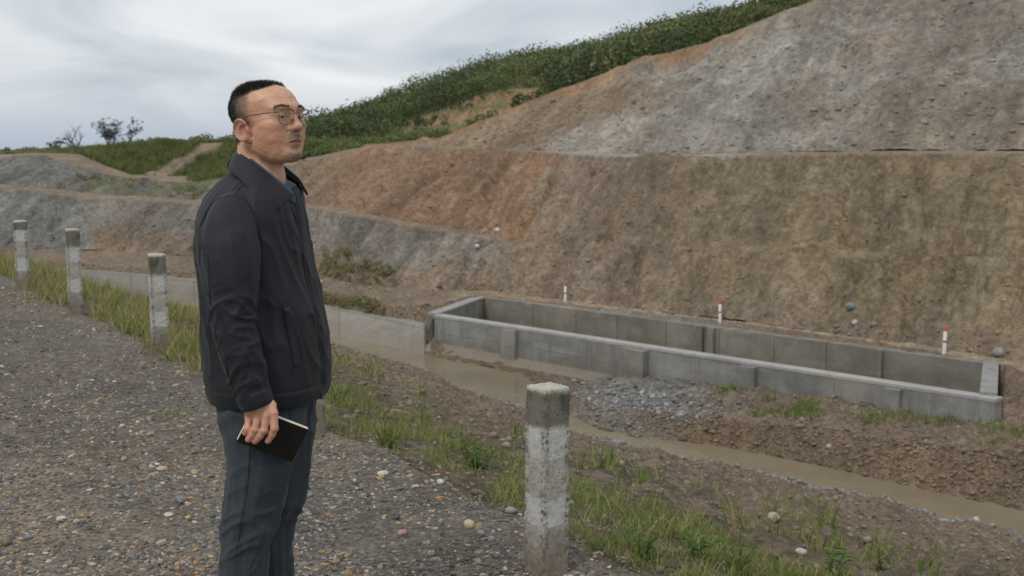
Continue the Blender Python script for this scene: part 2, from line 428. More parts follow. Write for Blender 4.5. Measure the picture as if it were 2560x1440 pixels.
def soil_colour(t, d, z, seg, fr):
    X = t * d
    u = t * FPX + UC
    col = np.zeros(t.shape + (3,))
    def put(k, c): col[seg == k] = c
    n1 = fbm(X * .25, d * .25, 1.1, 4); n2 = fbm(X * 1.1, d * 1.1, 4.4, 4, .6); n3 = fbm(X * 4, d * 4, 2.2, 3, .6)
    put(0, SOIL['road']); put(1, SOIL['verge']); put(2, SOIL['emb']); put(3, SOIL['bed']); put(4, SOIL['bank']); put(5, SOIL['emb']); put(6, SOIL['sand'])
    put(7, SOIL['olive']); put(8, SOIL['track']); put(9, SOIL['olive']); put(10, SOIL['track']); put(11, SOIL['tan']); put(12, SOIL['dirt']); put(13, SOIL['green']); put(14, SOIL['dgreen']); put(15, SOIL['dgreen']); put(16, SOIL['dgreen'])
    # road: damp earth between gravel patches
    m = seg == 0
    col[m] = lerp(col[m], C(.225, .178, .135), sstep(-.1, .5, (n1 + .6 * fbm(X * .9, d * .9, 6.1, 3))[m]) * .75)
    # embankment: grey gravel along the waterline, green film near the verge
    m = seg == 2
    col[m] = lerp(col[m], SOIL['verge'] * 1.1, (1 - sstep(0, .18, fr[m])) * .6)
    col[m] = lerp(col[m], SOIL['gravel'], sstep(.80, .97, fr[m] + .06 * n2[m]) * sstep(1000, 1350, u[m]) * .9)
    m = (seg == 5)
    g = np.exp(-((u - 1630) / 150) ** 2)
    col[m] = lerp(col[m], SOIL['gravel'], (g * 1.3 + .35 * n2 * g)[m])
    m = (seg == 4)
    g = np.exp(-((u - 1530) / 100) ** 2)
    col[m] = lerp(col[m], SOIL['gravel'], g[m] * .8)
    cc = (u < 1120)
    m = (seg == 4) & cc
    col[m] = SOIL['bank']
    # lower face: grey-blue at the left, dirt, then olive
    m = seg == 7
    col[m] = SOIL['dirt']
    k = (1 - sstep(200, 250, u)) * 1.0; col[m] = lerp(col[m], SOIL['greyblue'], k[m])
    k = sstep(200, 250, u) * (1 - sstep(1150, 1330, u + 60 * n1)) * sstep(.25, .5, fr + .15 * n2); col[m] = lerp(col[m], SOIL['grey'] * .93, (k * .85)[m])
    k = sstep(1450, 1950, u + 90 * n1); col[m] = lerp(col[m], SOIL['olive'], (k * sstep(.05, .5, fr + .2 * n2))[m])
    m = seg == 6; k = 1 - sstep(1050, 1200, u); col[m] = lerp(col[m], SOIL['dirt'] * .9, k[m])
    m = (seg == 5) & (u < 1120); col[m] = SOIL['dirt'] * .9
    m = seg == 8
    k = sstep(1280, 1400, u); col[m] = lerp(col[m], SOIL['dirt'], k[m]); k = sstep(1550, 1900, u + 90 * n1); col[m] = lerp(col[m], SOIL['olive'], k[m])
    m = seg == 9
    col[m] = SOIL['olive']
    k = 1 - sstep(1450, 1750, u + 120 * n1 - 120 * fr); col[m] = lerp(col[m], SOIL['dirt'], k[m])
    k = sstep(700, 960, u + 50 * n2 + 60 * (1 - fr)) * (1 - sstep(1330, 1430, u + 60 * n2 + 40 * (1 - fr))); col[m] = lerp(col[m], SOIL['orange'], k[m])
    k = 1 - sstep(520, 700, u + 40 * n2); col[m] = lerp(col[m], SOIL['grey'] * .8, k[m])
    k = (1 - sstep(520, 640, u)) * sstep(.2, .5, n2 + .25); col[m] = lerp(col[m], SOIL['green'] * 1.25, (k * .75)[m])
    k = (1 - sstep(150, 230, u)) ; col[m] = lerp(col[m], SOIL['greyblue'], (k * .85)[m])
    # upper slope: tan at the left, pale spoil to the right, darker and browner low on the right
    m = seg == 11
    k = sstep(1300, 1680, u + 140 * n1 + 60 * n2 - 260 * (fr - .25)); col[m] = lerp(col[m], SOIL['spoil'], (k * .92)[m])
    k = sstep(.05, .55, fbm(X * .22 + .25 * d, d * .12, 8.8, 4) + .12) * sstep(1500, 1900, u); col[m] = lerp(col[m], SOIL['spoil'] * C(.74, .68, .62), (k * .8)[m])
    k = sstep(1900, 2300, u + 80 * n1) * (1 - sstep(.1, .42, fr + .15 * n2)); col[m] = lerp(col[m], C(.26, .215, .17), (k * .85)[m])
    k = sstep(.82, .97, fr + .08 * n2) * (1 - sstep(1750, 1950, u)); col[m] = lerp(col[m], C(.33, .19, .10), (k * .8)[m])
    k = 1 - sstep(600, 900, u); col[m] = lerp(col[m], SOIL['green'], k[m])
    # track climbing through the grassy mound
    a = np.abs(u - (400 + (1 - 0.0) * 135 * fr)); k = (1 - sstep(24, 42, a + 6 * n2)) * (u < 650); col[m] = lerp(col[m], SOIL['track'] * .95, (k)[m])
    m = (seg == 10); k = sstep(1300, 1500, u) * (1 - sstep(1750, 1950, u)); col[m] = lerp(col[m], SOIL['spoil'] * 1.08, k[m])
    m = seg == 10; k = (1 - sstep(560, 640, u)) * sstep(480, 500, u); col[m] = lerp(col[m], SOIL['green'], k[m])
    # hill: terraces show bare earth
    m = seg == 14
    k = sstep(900, 1020, u + 40 * n1) * (1 - sstep(1330, 1420, u + 40 * n1)) * (1 - sstep(.36, .46, fr + .05 * n2)); col[m] = lerp(col[m], SOIL['terr'], k[m])
    m = seg == 14; k = (1 - sstep(560, 700, u)); col[m] = lerp(col[m], SOIL['green'], k[m])
    # tread of each hill terrace is overgrown
    st = 1.7; ph_ = z / st - np.floor(z / st); m = seg == 14
    k = sstep(900, 1020, u + 40 * n1) * (1 - sstep(1330, 1420, u + 40 * n1)) * (1 - sstep(.36, .46, fr + .05 * n2)) * (1 - sstep(.10, .22, np.minimum(ph_, 1 - ph_) + .06 * n2)); col[m] = lerp(col[m], SOIL['green'] * 1.15, (k * .85)[m])
    # washed streaks down the cut faces
    lean = X - .55 * d; fc = np.isin(seg, (7, 9, 11))
    stk = fbm(lean * .9, d * .10, 21.3, 4, .6); stk2 = fbm(lean * .25, d * .07, 31.3, 3)
    col = col * np.where(fc, np.clip(1 + np.where(seg == 11, .14, .2) * stk + .18 * stk2, .6, 1.45), 1)[..., None]
    # general variation of the earth itself
    v = 1 + .16 * n1 + .16 * n2 + .14 * n3
    hue = .05 * fbm(X * .6, d * .6, 12.1, 3)
    col = col * np.clip(v, .55, 1.5)[..., None]
    col[..., 0] *= 1 + hue; col[..., 2] *= 1 - hue
    return np.clip(col * np.array((.845, .86, .84)), .012, .6)

NCOL = 500
tcols = np.linspace(-0.62, 0.62, NCOL)
def strip(name, k0, k1, rows, mat, kind='structure'):
    """one piece of terrain: the segments k0..k1-1"""
    ds = []
    for k, n in zip(range(k0, k1), rows):
        a = np.interp(tcols, TT, LD[k]); b = np.interp(tcols, TT, LD[k + 1])
        f = np.arange(n) / n
        if k == 0: f = f ** 1.6
        ds.append(a[None] + (b - a)[None] * f[:, None])
    ds.append(np.interp(tcols, TT, LD[k1])[None] - 1e-4)
    d = np.concatenate(ds, 0); t = np.broadcast_to(tcols[None], d.shape)
    z, seg, fr = terrain(t, d)
    col = soil_colour(t, d, z, seg, fr)
    V = np.stack([t * d, d, z], -1).reshape(-1, 3)
    o = mesh_np(name, V, grid_faces(d.shape[0], NCOL), mat, attrs={'soil': col.reshape(-1, 3)})
    return tag(o, kind=kind)

def earth_mat(name, s1, s2, bump_d, speck=0.35, rough=0.95, streak=0.0):
    T = NT(name); P = T.pos(); c = T.attr('soil')
    a = T.noise(P, s1, 5, .62); b = T.noise(P, s2, 4, .65)
    sx_ = T.n.new('ShaderNodeSeparateXYZ'); T.l.new(P, sx_.inputs[0])
    ln_ = T.math('SUBTRACT', sx_.outputs['X'], T.math('MULTIPLY', sx_.outputs['Y'], .55)); cb_ = T.n.new('ShaderNodeCombineXYZ'); T.l.new(ln_, cb_.inputs['X']); T.l.new(T.math('MULTIPLY', T.math('ADD', sx_.outputs['Y'], sx_.outputs['Z']), .16), cb_.inputs['Y'])
    stn = T.noise(cb_.outputs[0], s1 * 1.6, 5, .65)
    v = T.vor(P, s2 * .6); vd = v.outputs['Distance']; vc = v.outputs['Color']
    k = T.range(a, .25, .75, .72, 1.28)
    c = T.mix(1.0, c, T.mix(0.0, k, k) if False else k, 'MULTIPLY')
    bw = T.n.new('ShaderNodeRGBToBW'); T.l.new(vc, bw.inputs[0])
    k2 = T.range(bw.outputs[0], .1, .9, 1 - speck, 1 + speck)
    c = T.mix(1.0, c, k2, 'MULTIPLY')
    if streak: c = T.mix(1.0, c, T.range(stn, .3, .7, 1 - streak, 1 + streak), 'MULTIPLY')
    hgt = T.math('ADD', T.math('MULTIPLY', a, 1.6), T.math('SUBTRACT', T.math('MULTIPLY', b, .7), T.math('MULTIPLY', vd, .5)))
    if streak: hgt = T.math('ADD', T.math('MULTIPLY', hgt, .7), T.math('MULTIPLY', stn, 1.3))
    return T.fin(c, rough, T.bump(hgt, 1.0, bump_d), Specular_IOR_Level=0.2)

M_ROAD = earth_mat('damp_gravel_earth', 9, 90, 0.012, .42, .82)
M_EMB = earth_mat('stony_dirt', 5, 34, 0.03, .36)
M_FACE = earth_mat('cut_earth', 2.6, 15, 0.10, .24, .95, .13)
M_SPOIL = earth_mat('spoil_rock', 2.0, 11, 0.13, .20, .95, .09)
M_HILL = earth_mat('hill_soil', .6, 5, 0.2, .25)

strip('gravel_road', 0, 1, [170], M_ROAD)
strip('embankment', 1, 3, [40, 130], M_EMB)
strip('stream_bed', 3, 4, [14], M_EMB)
strip('stream_bank', 4, 7, [40, 60, 16], M_EMB)
strip('excavated_slope', 7, 11, [90, 10, 100, 10], M_FACE)
strip('spoil_slope', 11, 13, [130, 6], M_SPOIL)
strip('hill', 13, 17, [12, 90, 8, 6], M_HILL)
# the road goes on behind the camera, and low land lies beyond the hill
bx = np.linspace(-14, 12, 27); by = np.linspace(-14, 1.3, 17)
BX, BY = np.meshgrid(bx, by)
tag(mesh_np('road_behind', np.stack([BX, BY, BX * 0 - 0.012 - 0.0 * BY], -1).reshape(-1, 3), grid_faces(17, 27), M_ROAD, attrs={'soil': np.tile(SOIL['road'], (BX.size, 1))}), kind='structure')
gx = np.linspace(-4000, 4000, 9)
GX, GY = np.meshgrid(gx, gx)
tag(mesh_np('ground', np.stack([GX, GY, GX * 0 - 26.0], -1).reshape(-1, 3), grid_faces(9, 9), M_HILL, attrs={'soil': np.tile(SOIL['green'], (GX.size, 1))}), kind='structure')

# water of the stream
T = NT('muddy_water'); P = T.pos()
wv = T.noise(T.mapping(P, (1, 1.6, 1), rot=(0, 0, .7)), 5.0, 3, .5)
wcol = T.mix(T.range(T.noise(P, .5, 3), .35, .65), (.185, .150, .098), (.235, .195, .130))
M_WATER = T.fin(wcol, .04, T.bump(wv, .5, .02), IOR=1.33)
ws = []
a = np.interp(tcols, TT, LD[IX['water_near']]) - 0.5; b = np.interp(tcols, TT, LD[IX['water_far']]) + 0.5
f = np.linspace(0, 1, 5)[:, None]
d = a[None] + (b - a)[None] * f; t = np.broadcast_to(tcols[None], d.shape)
tag(mesh_np('stream_water', np.stack([t * d, d, d * 0 + Z_WATER], -1).reshape(-1, 3), grid_faces(5, NCOL), M_WATER), kind='structure')
# ------------------------------------------------------------------ concrete things
def concrete_mat(name, base, dark, stain_amt=.6, streak=(6, 6, .5), sc=1.0, bump_d=.004):
    T = NT(name); P = T.pos()
    a = T.noise(P, 1.6 * sc, 5, .6); st = T.noise(T.mapping(P, streak), 1.0 * sc, 4, .6); f = T.noise(P, 28 * sc, 4, .6)
    oi = T.n.new('ShaderNodeObjectInfo').outputs['Random']
    c = T.mix(T.range(a, .3, .7), (*base, 1), tuple(q * .8 for q in base))
    c = T.mix(T.math('MULTIPLY', T.range(st, .47, .72), stain_amt), c, (*dark, 1))
    big = T.noise(T.mapping(P, (.55, .55, 1.6)), 1.3 * sc, 5, .68, .4)
    c = T.mix(T.math('MULTIPLY', T.range(big, .48, .64), .75), c, tuple(q * 1.25 for q in dark))
    c = T.mix(T.math('MULTIPLY', T.range(T.noise(P, .9, 4, .6), .54, .70), .45), c, tuple(q * m_ for q, m_ in zip(base, (1.12, 1.0, .82))))
    szz = T.n.new('ShaderNodeSeparateXYZ'); T.l.new(P, szz.inputs[0])
    mud = T.range(T.math('ADD', szz.outputs['Z'], T.math('MULTIPLY', T.noise(P, 2.2, 4, .65), 1.1)), -3.75, -3.45, 1, 0)
    c = T.mix(T.math('MULTIPLY', mud, .45), c, (.17, .132, .094, 1))
    c = T.mix(1.0, c, T.range(f, .2, .8, .78, 1.2), 'MULTIPLY')
    c = T.mix(1.0, c, T.range(oi, 0, 1, .88, 1.10), 'MULTIPLY')
    return T.fin(c, .88, T.bump(T.math('ADD', a, T.math('MULTIPLY', f, .6)), .6, bump_d), Specular_IOR_Level=.3)
M_CON = concrete_mat('grey_concrete', (.275, .275, .26), (.13, .128, .115), .7, (3, 3, .6))
M_CON_IN = concrete_mat('weathered_concrete', (.25, .238, .205), (.12, .112, .088), .7, (1.6, 1.6, .9))
M_COPE = concrete_mat('pale_coping_concrete', (.385, .38, .365), (.22, .21, .19), .55)
M_SANDCON = concrete_mat('sandy_concrete', (.31, .28, .235), (.18, .158, .125), .55)
M_LINING = concrete_mat('channel_concrete', (.275, .262, .235), (.15, .138, .115), .6)
M_CON_DARK = concrete_mat('dark_concrete', (.09, .088, .07), (.05, .05, .036), .6)  # darker concrete tone, used on the wing wall alone

def prism(name, base, z0, z1, mat, parent, bevel=.012, ztop=None):
    """base: polygon of 2-D points (counter-clockwise); ztop: optional heights of the top corners"""
    bm = bmesh.new()
    lo = [bm.verts.new((float(p[0]), float(p[1]), z0)) for p in base]
    hi = [bm.verts.new((float(p[0]), float(p[1]), float(ztop[i] if ztop is not None else z1))) for i, p in enumerate(base)]
    n = len(base)
    bm.faces.new(lo[::-1]); bm.faces.new(hi)
    for i in range(n): bm.faces.new((lo[i], lo[(i + 1) % n], hi[(i + 1) % n], hi[i]))
    bmesh.ops.recalc_face_normals(bm, faces=bm.faces)
    if bevel: bmesh.ops.bevel(bm, geom=list(bm.edges), offset=bevel, segments=2, affect='EDGES', profile=.6)
    me = bpy.data.meshes.new(name); bm.to_mesh(me); bm.free()
    me.materials.append(mat)
    o = bpy.data.objects.new(name, me); COL.objects.link(o)
    o.parent = parent
    return o

basin = empty('concrete_basin')
tag(basin, 'long open grey concrete settling basin between the stream and the cut slope', 'basin')
a2, c2v = _along, _across
nrm = np.array((-a2[1], a2[0])); nrm = nrm if nrm @ c2v > 0 else -nrm       # pointing into the basin
Lf = np.linalg.norm((NR - NL)[:2]); Lb = np.linalg.norm((BR - BL)[:2])
ab = (BR - BL)[:2] / Lb
nb = np.array((-ab[1], ab[0])); nb = nb if nb @ c2v > 0 else -nb
def seg_poly(o, along, n, s0, s1, n0, n1): return [o + along * s0 + n * n0, o + along * s1 + n * n0, o + along * s1 + n * n1, o + along * s0 + n * n1]
TH = .34
z_base = -5.3
def param_u(o, along, u, z, ln):                      # distance along a wall whose pixel column is u
    best = np.linspace(0, ln, 400); P = o[None] + best[:, None] * along[None]
    sy = P[:, 0] / P[:, 1]
    tu = np.array([ray(u, 870)[0]])
    return float(np.interp(tu, sy, best)[0])
prism('wall_core', seg_poly(NL[:2], a2, nrm, .02, Lf - .02, .02, TH - .02), z_base, Z_TANK - .09, M_CON, basin, 0)
joints = np.array([0, 2.3, 4.15, 6.2, 8.0, 9.9, 11.5, 13.6, 15.2, Lf])
for i in range(len(joints) - 1):
    jit = float(rng.uniform(-.006, .006)); g = .004
    prism('wall_panel', seg_poly(NL[:2], a2, nrm, joints[i] + g, joints[i + 1] - g, jit, TH), -4.02 + g if i < 3 else z_base, Z_TANK - .075, M_CON, basin, .008)
    if i >= 3: continue
    jit = float(rng.uniform(-.006, .006)) - .012
    prism('wall_panel', seg_poly(NL[:2], a2, nrm, joints[i] + g, joints[i + 1] - g, jit, TH - .002), z_base, -4.02 - g, M_CON, basin, .008)
prism('coping', seg_poly(NL[:2], a2, nrm, -.01, Lf + .01, -.012, TH + .012), Z_TANK - .075, Z_TANK, M_COPE, basin, .008)
for u0, u1, proud in ((1262, 1296, .16), (1556, 1588, .16), (1590, 1622, .24), (1858, 1896, .18), (2222, 2262, .18)):
    s0, s1 = (param_u(NL[:2], a2, q, Z_TANK, Lf) for q in (u0, u1))
    prism('pilaster', seg_poly(NL[:2], a2, nrm, s0, s1, -proud, -.015), z_base, Z_TANK - .08, M_CON if proud != .24 else M_CON_IN, basin, .012)
# sandy footing along the pool
s1 = param_u(NL[:2], a2, 1535, Z_TANK, Lf)
fp = seg_poly(NL[:2], a2, nrm, -.15, s1, -.42, .0)
prism('footing', fp, z_base, -4.4, M_SANDCON, basin, .02, ztop=[-4.52, -4.5, -4.36, -4.30])
# wing wall at the channel mouth
prism('wing_wall', [NL[:2] - a2 * .62 - nrm * .03, NL[:2] - a2 * .03 - nrm * .03, NL[:2] - a2 * .03 + nrm * .3, NL[:2] - a2 * .62 + nrm * .3], z_base, -4, M_CON_DARK, basin, .01, ztop=[-4.58, -3.60, -3.60, -4.58])
# back wall, with panels of its own
prism('wall_core', seg_poly(BL[:2], ab, nb, -.02, Lb + .02, .02, TH), z_base, Z_TANK - .02, M_CON_IN, basin, 0)
jb = np.array([0, 2.4, 4.3, 6.0, 7.9, 9.8, 11.6, 13.2, Lb])
jb = jb[jb < Lb - .3].tolist() + [Lb]
for i in range(len(jb) - 1):
    o_ = float(rng.uniform(-.008, .008))
    prism('wall_panel', seg_poly(BL[:2], ab, nb, jb[i] + .008, jb[i + 1] - .008, o_ - .03, TH - .04), z_base, Z_TANK - (.0 if i != 5 else .03) - .012, M_CON_IN, basin, .01)
for u0, u1 in ((1742, 1762), (1776, 1790), (2200, 2212)):
    s0, s1 = (param_u(BL[:2], ab, q, Z_TANK, Lb) for q in (u0, u1))
    prism('pilaster', seg_poly(BL[:2], ab, nb, s0, s1, -.16, -.03), z_base, Z_TANK - .01, M_CON_IN, basin, .01)
# end walls
def end_wall(p, q, inner, name, top, mat, thick, off=0.0):
    e = (q - p) / np.linalg.norm(q - p); n = np.array((-e[1], e[0])); n = n if n @ inner > 0 else -n
    ln = np.linalg.norm(q - p)
    prism('end_wall', seg_poly(p, e, n, TH + .02, ln - .0, off - thick, off), z_base, top - .08, mat, basin, .01)
    prism('coping', seg_poly(p, e, n, TH + .035, ln + .1, off - thick - .02, off + .02), top - .08, top + .004, M_COPE if name == 'left' else M_CON, basin, .012)
end_wall(NL[:2] + a2 * .0, BL[:2], a2, 'left', Z_TANK - .004, M_CON, .36)
end_wall(NR[:2], BR[:2], -a2, 'right', Z_TANK + .06, M_CON, .30, .28)
prism('floor_slab', [NL[:2] + nrm * .1, NR[:2] + nrm * .1, BR[:2], BL[:2]], -5.1, -4.72, M_CON_IN, basin, 0)

# lined channel running off to the left
chan = empty('concrete_channel')
tag(chan, 'pale sloping concrete lining of the stream channel left of the basin', 'channel')
tu0, tu1 = ray(-250, 690)[0], ray(1060, 850)[0]
tk = [tu1]
while tk[-1] > tu0:
    dd = np.interp(tk[-1], TT, LD[IX['bank']]); tk.append(tk[-1] - 2.6 / dd)
for i in range(len(tk) - 1):
    ts = np.linspace(tk[i + 1] + .0004, tk[i], 7)
    df = np.interp(ts, TT, LD[IX['water_far']]); db = np.interp(ts, TT, L['bank'][0])
    db = np.maximum(db, df + .9)
    zj = float(rng.uniform(-.012, .012))
    prof = [(df - .2, W - .35), (df - .02, W - .02), (db - .02, -4.0), (db + .02, -3.94), (db + .95, -3.92), (db + .98, -4.2)]
    V = np.stack([np.stack([ts * p[0], p[0], np.full_like(ts, p[1] + zj)], -1) for p in prof], 0)
    nrow, nc = V.shape[:2]
    slab = mesh_np('lining_slab', V.reshape(-1, 3), grid_faces(nrow, nc), M_LINING, chan, smooth=False)
    sol = slab.modifiers.new('thickness', 'SOLIDIFY'); sol.thickness = .1; sol.offset = -1

# posts along the road edge
def post_mats():
    T = NT('post_concrete'); P = T.obj(); c = T.attr('tone')
    f = T.noise(P, 60, 5, .65); g = T.noise(P, 9, 5, .6); pit = T.vor(P, 90).outputs['Distance']
    pits = T.range(T.noise(P, 140, 2, .5), .62, .70)
    c = T.mix(1.0, c, T.range(f, .2, .8, .72, 1.25), 'MULTIPLY')
    c = T.mix(1.0, c, T.range(g, .25, .75, .8, 1.18), 'MULTIPLY')
    c = T.mix(T.math('MULTIPLY', pits, .7), c, (.05, .045, .035, 1))
    h = T.math('SUBTRACT', T.math('ADD', f, T.math('MULTIPLY', g, .6)), T.math('MULTIPLY', pits, .7))
    a = T.fin(c, .92, T.bump(h, .8, .004), Specular_IOR_Level=.2)
    T = NT('worn_white_paint'); P = T.obj()
    f = T.noise(P, 85, 6, .7); g = T.noise(P, 8, 5, .62); w = T.noise(P, 210, 2, .6)
    worn = T.range(T.math('ADD', T.math('MULTIPLY', f, .65), T.math('MULTIPLY', g, .35)), .50, .57)
    ed = T.attr('edge', 'Fac'); worn = T.math('MAXIMUM', worn, T.math('MULTIPLY', ed, T.range(T.noise(P, 45, 4, .6), .40, .55)))
    c = T.mix(worn, (.50, .495, .48, 1), (.36, .345, .312, 1))
    c = T.mix(T.math('MULTIPLY', ed, T.range(T.noise(P, 70, 3, .6), .5, .6)), c, (.12, .11, .09, 1))
    c = T.mix(1.0, c, T.range(w, .2, .8, .78, 1.18), 'MULTIPLY')
    b = T.fin(c, .8, T.bump(f, .6, .002), Specular_IOR_Level=.25)
    return a, b
M_POST, M_PAINT = post_mats()

def square_ring(half, r, n=9):
    pts = []
    for k in range(4):
        cx, cy = ((half - r) * s for s in ((1, 1), (-1, 1), (-1, -1), (1, -1))[k])
        for j in range(n):
            an = math.pi / 2 * k + math.pi / 2 * j / (n - 1)
            pts.append((cx + r * math.cos(an), cy + r * math.sin(an)))
        nx, ny = ((half - r) * s for s in ((-1, 1), (-1, -1), (1, -1), (1, 1))[k])
        a = np.array(pts[-1]); b = np.array((nx + r * math.cos(math.pi / 2 * (k + 1)), ny + r * math.sin(math.pi / 2 * (k + 1))))
        for j in range(1, 10): pts.append(tuple(a + (b - a) * j / 10))
    return np.array(pts)

def make_post(u, v_base, v_top, px_side, phi, seed, label, lean=(0, 0), bands=((.215, .375), (.58, .73))):
    t, d, z = hit(u, v_base)
    h = at_d(u, v_top, d)[2] - z
    side = px_side * d / FPX
    root = empty('concrete_post', (t * d, d, z), phi)
    tag(root, label, 'post', 'marker posts along the gravel edge')
    ring = square_ring(side / 2, side * .035); n = len(ring)
    zs = np.concatenate([np.linspace(-.15, 0, 4), np.linspace(.01, h, 72)])
    X = np.tile(ring[:, 0], (len(zs), 1)); Y = np.tile(ring[:, 1], (len(zs), 1)); Z = np.tile(zs[:, None], (1, n))
    taper = 1 - .04 * Z / h
    corner = (np.abs(ring[:, 0]) * np.abs(ring[:, 1]) / (side / 2) ** 2) > .72
    chip = np.clip(fbm(X * 38 + seed, Y * 38, Z * 30, 3) - .12, 0, 1) * corner * .05 + np.clip(fbm(X * 12 + seed, Y * 12, Z * 14, 2) - .35, 0, 1) * corner * .14
    rough = .0022 * fbm(X * 45 + seed, Y * 45, Z * 45, 3)
    topn = sstep(.975, 1.0, Z / h) * .025 * (1 + .8 * perlin(X * 40 + seed, Y * 40, 2.))
    k = taper * (1 - chip - topn) + rough / (side / 2)
    X, Y = X * k + lean[0] * Z, Y * k + lean[1] * Z
    V = np.stack([X, Y, Z], -1).reshape(-1, 3)
    cap = [V[-n:] * np.array((q, q, 1)) + np.array((lean[0] * h * (1 - q), lean[1] * h * (1 - q), .002 + .004 * (1 - q))) for q in (.8, .5, .2)]
    for c_ in cap: c_[:, 2] += .0035 * fbm(c_[:, 0] * 60 + seed, c_[:, 1] * 60, 1., 2)
    ctr = np.array([[lean[0] * h, lean[1] * h, h + .006]])
    Va = np.concatenate([V] + cap + [ctr])
    F = grid_faces(len(zs) + 3, n, True).tolist()
    last = (len(zs) + 2) * n; ci = len(Va) - 1
    F += [(last + j, last + (j + 1) % n, ci) for j in range(n)]
    zz = Va[:, 2] / h; nn = fbm(Va[:, 0] * 14 + seed, Va[:, 1] * 14, Va[:, 2] * 9, 4)
    tone = np.tile(np.array((.385, .360, .312)), (len(Va), 1))
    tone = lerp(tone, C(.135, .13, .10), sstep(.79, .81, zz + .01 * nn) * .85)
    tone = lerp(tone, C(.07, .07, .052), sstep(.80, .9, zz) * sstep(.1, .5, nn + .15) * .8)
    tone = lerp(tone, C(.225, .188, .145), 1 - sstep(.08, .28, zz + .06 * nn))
    tone = lerp(tone, C(.46, .43, .36), sstep(.975, .99, zz + .015 * nn))
    cm = np.tile(corner, len(Va) // n + 1)[:len(Va)] * 1.0
    tone = lerp(tone, C(.13, .12, .095), cm * sstep(-.05, .35, fbm(Va[:, 0] * 40 + seed, Va[:, 1] * 40, Va[:, 2] * 26, 3)) * .75 * (zz < .97))
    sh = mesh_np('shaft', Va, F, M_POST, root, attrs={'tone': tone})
    for b0, b1 in bands:
        zb0, zb1 = h * (1 - b1), h * (1 - b0)
        zr = np.linspace(zb0, zb1, 14)
        Xr = np.tile(ring[:, 0], (14, 1)); Yr = np.tile(ring[:, 1], (14, 1)); Zr = np.tile(zr[:, None], (1, n))
        wob = .005 * fbm(Xr * 30 + seed, Yr * 30, b0 * 9, 3)
        Zr = Zr + wob * (np.array([1] + [0] * 12 + [1])[:, None])
        chip = np.clip(fbm(Xr * 38 + seed, Yr * 38, Zr * 30, 3) - .12, 0, 1) * corner * .05 + np.clip(fbm(Xr * 12 + seed, Yr * 12, Zr * 14, 2) - .35, 0, 1) * corner * .14
        k = (1 - .04 * Zr / h) * (1 - chip) + .0022 * fbm(Xr * 45 + seed, Yr * 45, Zr * 45, 3) / (side / 2) + .0005 / (side / 2)
        P3 = np.stack([Xr * k + lean[0] * Zr, Yr * k + lean[1] * Zr, Zr], -1)
        mesh_np('painted_band', P3.reshape(-1, 3), grid_faces(14, n, True), M_PAINT, root, attrs={'edge': np.tile(corner * 1.0, 14)})
    return root
make_post(1365, 1428, 967, 83, math.radians(36), 1.0, 'large weathered concrete post in front, right of the man', lean=(.018, .012))
make_post(783, 1082, 700, 52, math.radians(30), 2.0, 'concrete post mostly hidden behind the man\'s trouser leg')
make_post(402, 880, 635, 41, math.radians(24), 3.0, 'concrete post just left of the man, dark top over a white band', lean=(-.01, 0))
make_post(190, 785, 573, 34, math.radians(23), 4.0, 'middle one of the three concrete posts left of the man')
make_post(58, 720, 552, 31, math.radians(17), 5.0, 'farthest concrete post, at the left edge of the picture', bands=((.13, .30), (.55, .74)))

# survey stakes behind the basin
T = NT('stake_white'); M_SW = T.fin(T.mix(T.range(T.noise(T.obj(), 30, 3), .3, .7), (.72, .70, .67), (.56, .53, .5)), .5)
T = NT('stake_red'); M_SR = T.fin(T.mix(T.range(T.noise(T.obj(), 30, 3), .3, .7), (.50, .085, .06), (.40, .07, .055)), .5)
def tube(r0, r1, z0, z1, n=16, cap=True):
    a = np.arange(n) * 2 * math.pi / n
    rows = [(r0, z0), (r1, z1 - .006), (r1 * .8, z1), (0.001, z1 + .001)] if cap else [(r0, z0), (r1, z1)]
    V = np.concatenate([np.stack([np.cos(a) * r, np.sin(a) * r, np.full(n, z)], -1) for r, z in rows])
    return V, grid_faces(len(rows), n, True)
for u, v, hpx, lab, lean in ((1413, 754, 50, 'red-topped white marker stake nearest the basin\'s far left corner', .01), (1800, 808, 57, 'red-topped white marker stake behind the middle of the basin', -.02), (2360, 886, 73, 'red-topped white marker stake near the basin\'s right end', .015)):
    t, d, z = hit(u, v)
    hh = hpx * d / FPX
    r = empty('marker_stake', (t * d, d, z)); r.rotation_euler = (0, lean, .3)
    tag(r, lab, 'stake', 'red and white stakes behind the basin')
    V, F = tube(.048, .044, -.1, hh * .8); mesh_np('pole', V, F, M_SW, r)
    V, F = tube(.046, .045, hh * .8, hh); mesh_np('red_cap', V, F, M_SR, r)
    V, F = tube(.0475, .0472, hh * .40, hh * .47, cap=False); mesh_np('red_band', V, F, M_SR, r)

# ------------------------------------------------------------------ stones
def icosphere(sub):
    bm = bmesh.new(); bmesh.ops.create_icosphere(bm, subdivisions=sub, radius=1)
    V = np.array([v.co[:] for v in bm.verts]); F = np.array([[v.index for v in f.verts] for f in bm.faces]); bm.free()
    return V, F
ICO0 = icosphere(1); ICO3 = icosphere(4)
T = NT('stone'); P = T.pos(); c = T.attr('tint'); nn = T.noise(P, 120, 4, .6)
c = T.mix(1.0, c, T.range(nn, .25, .75, .75, 1.22), 'MULTIPLY')
M_STONE = T.fin(c, .72, T.bump(nn, .4, .002), Specular_IOR_Level=.35)
PAL_ROAD = np.array([(.075, .078, .082), (.11, .108, .105), (.17, .165, .155), (.25, .235, .21), (.32, .235, .15), (.36, .215, .10), (.42, .39, .34), (.20, .14, .10), (.14, .11, .085), (.10, .105, .12)])
PAL_ROAD_W = np.array([.16, .16, .14, .11, .13, .06, .06, .09, .07, .02]); PAL_ROAD_W /= PAL_ROAD_W.sum()
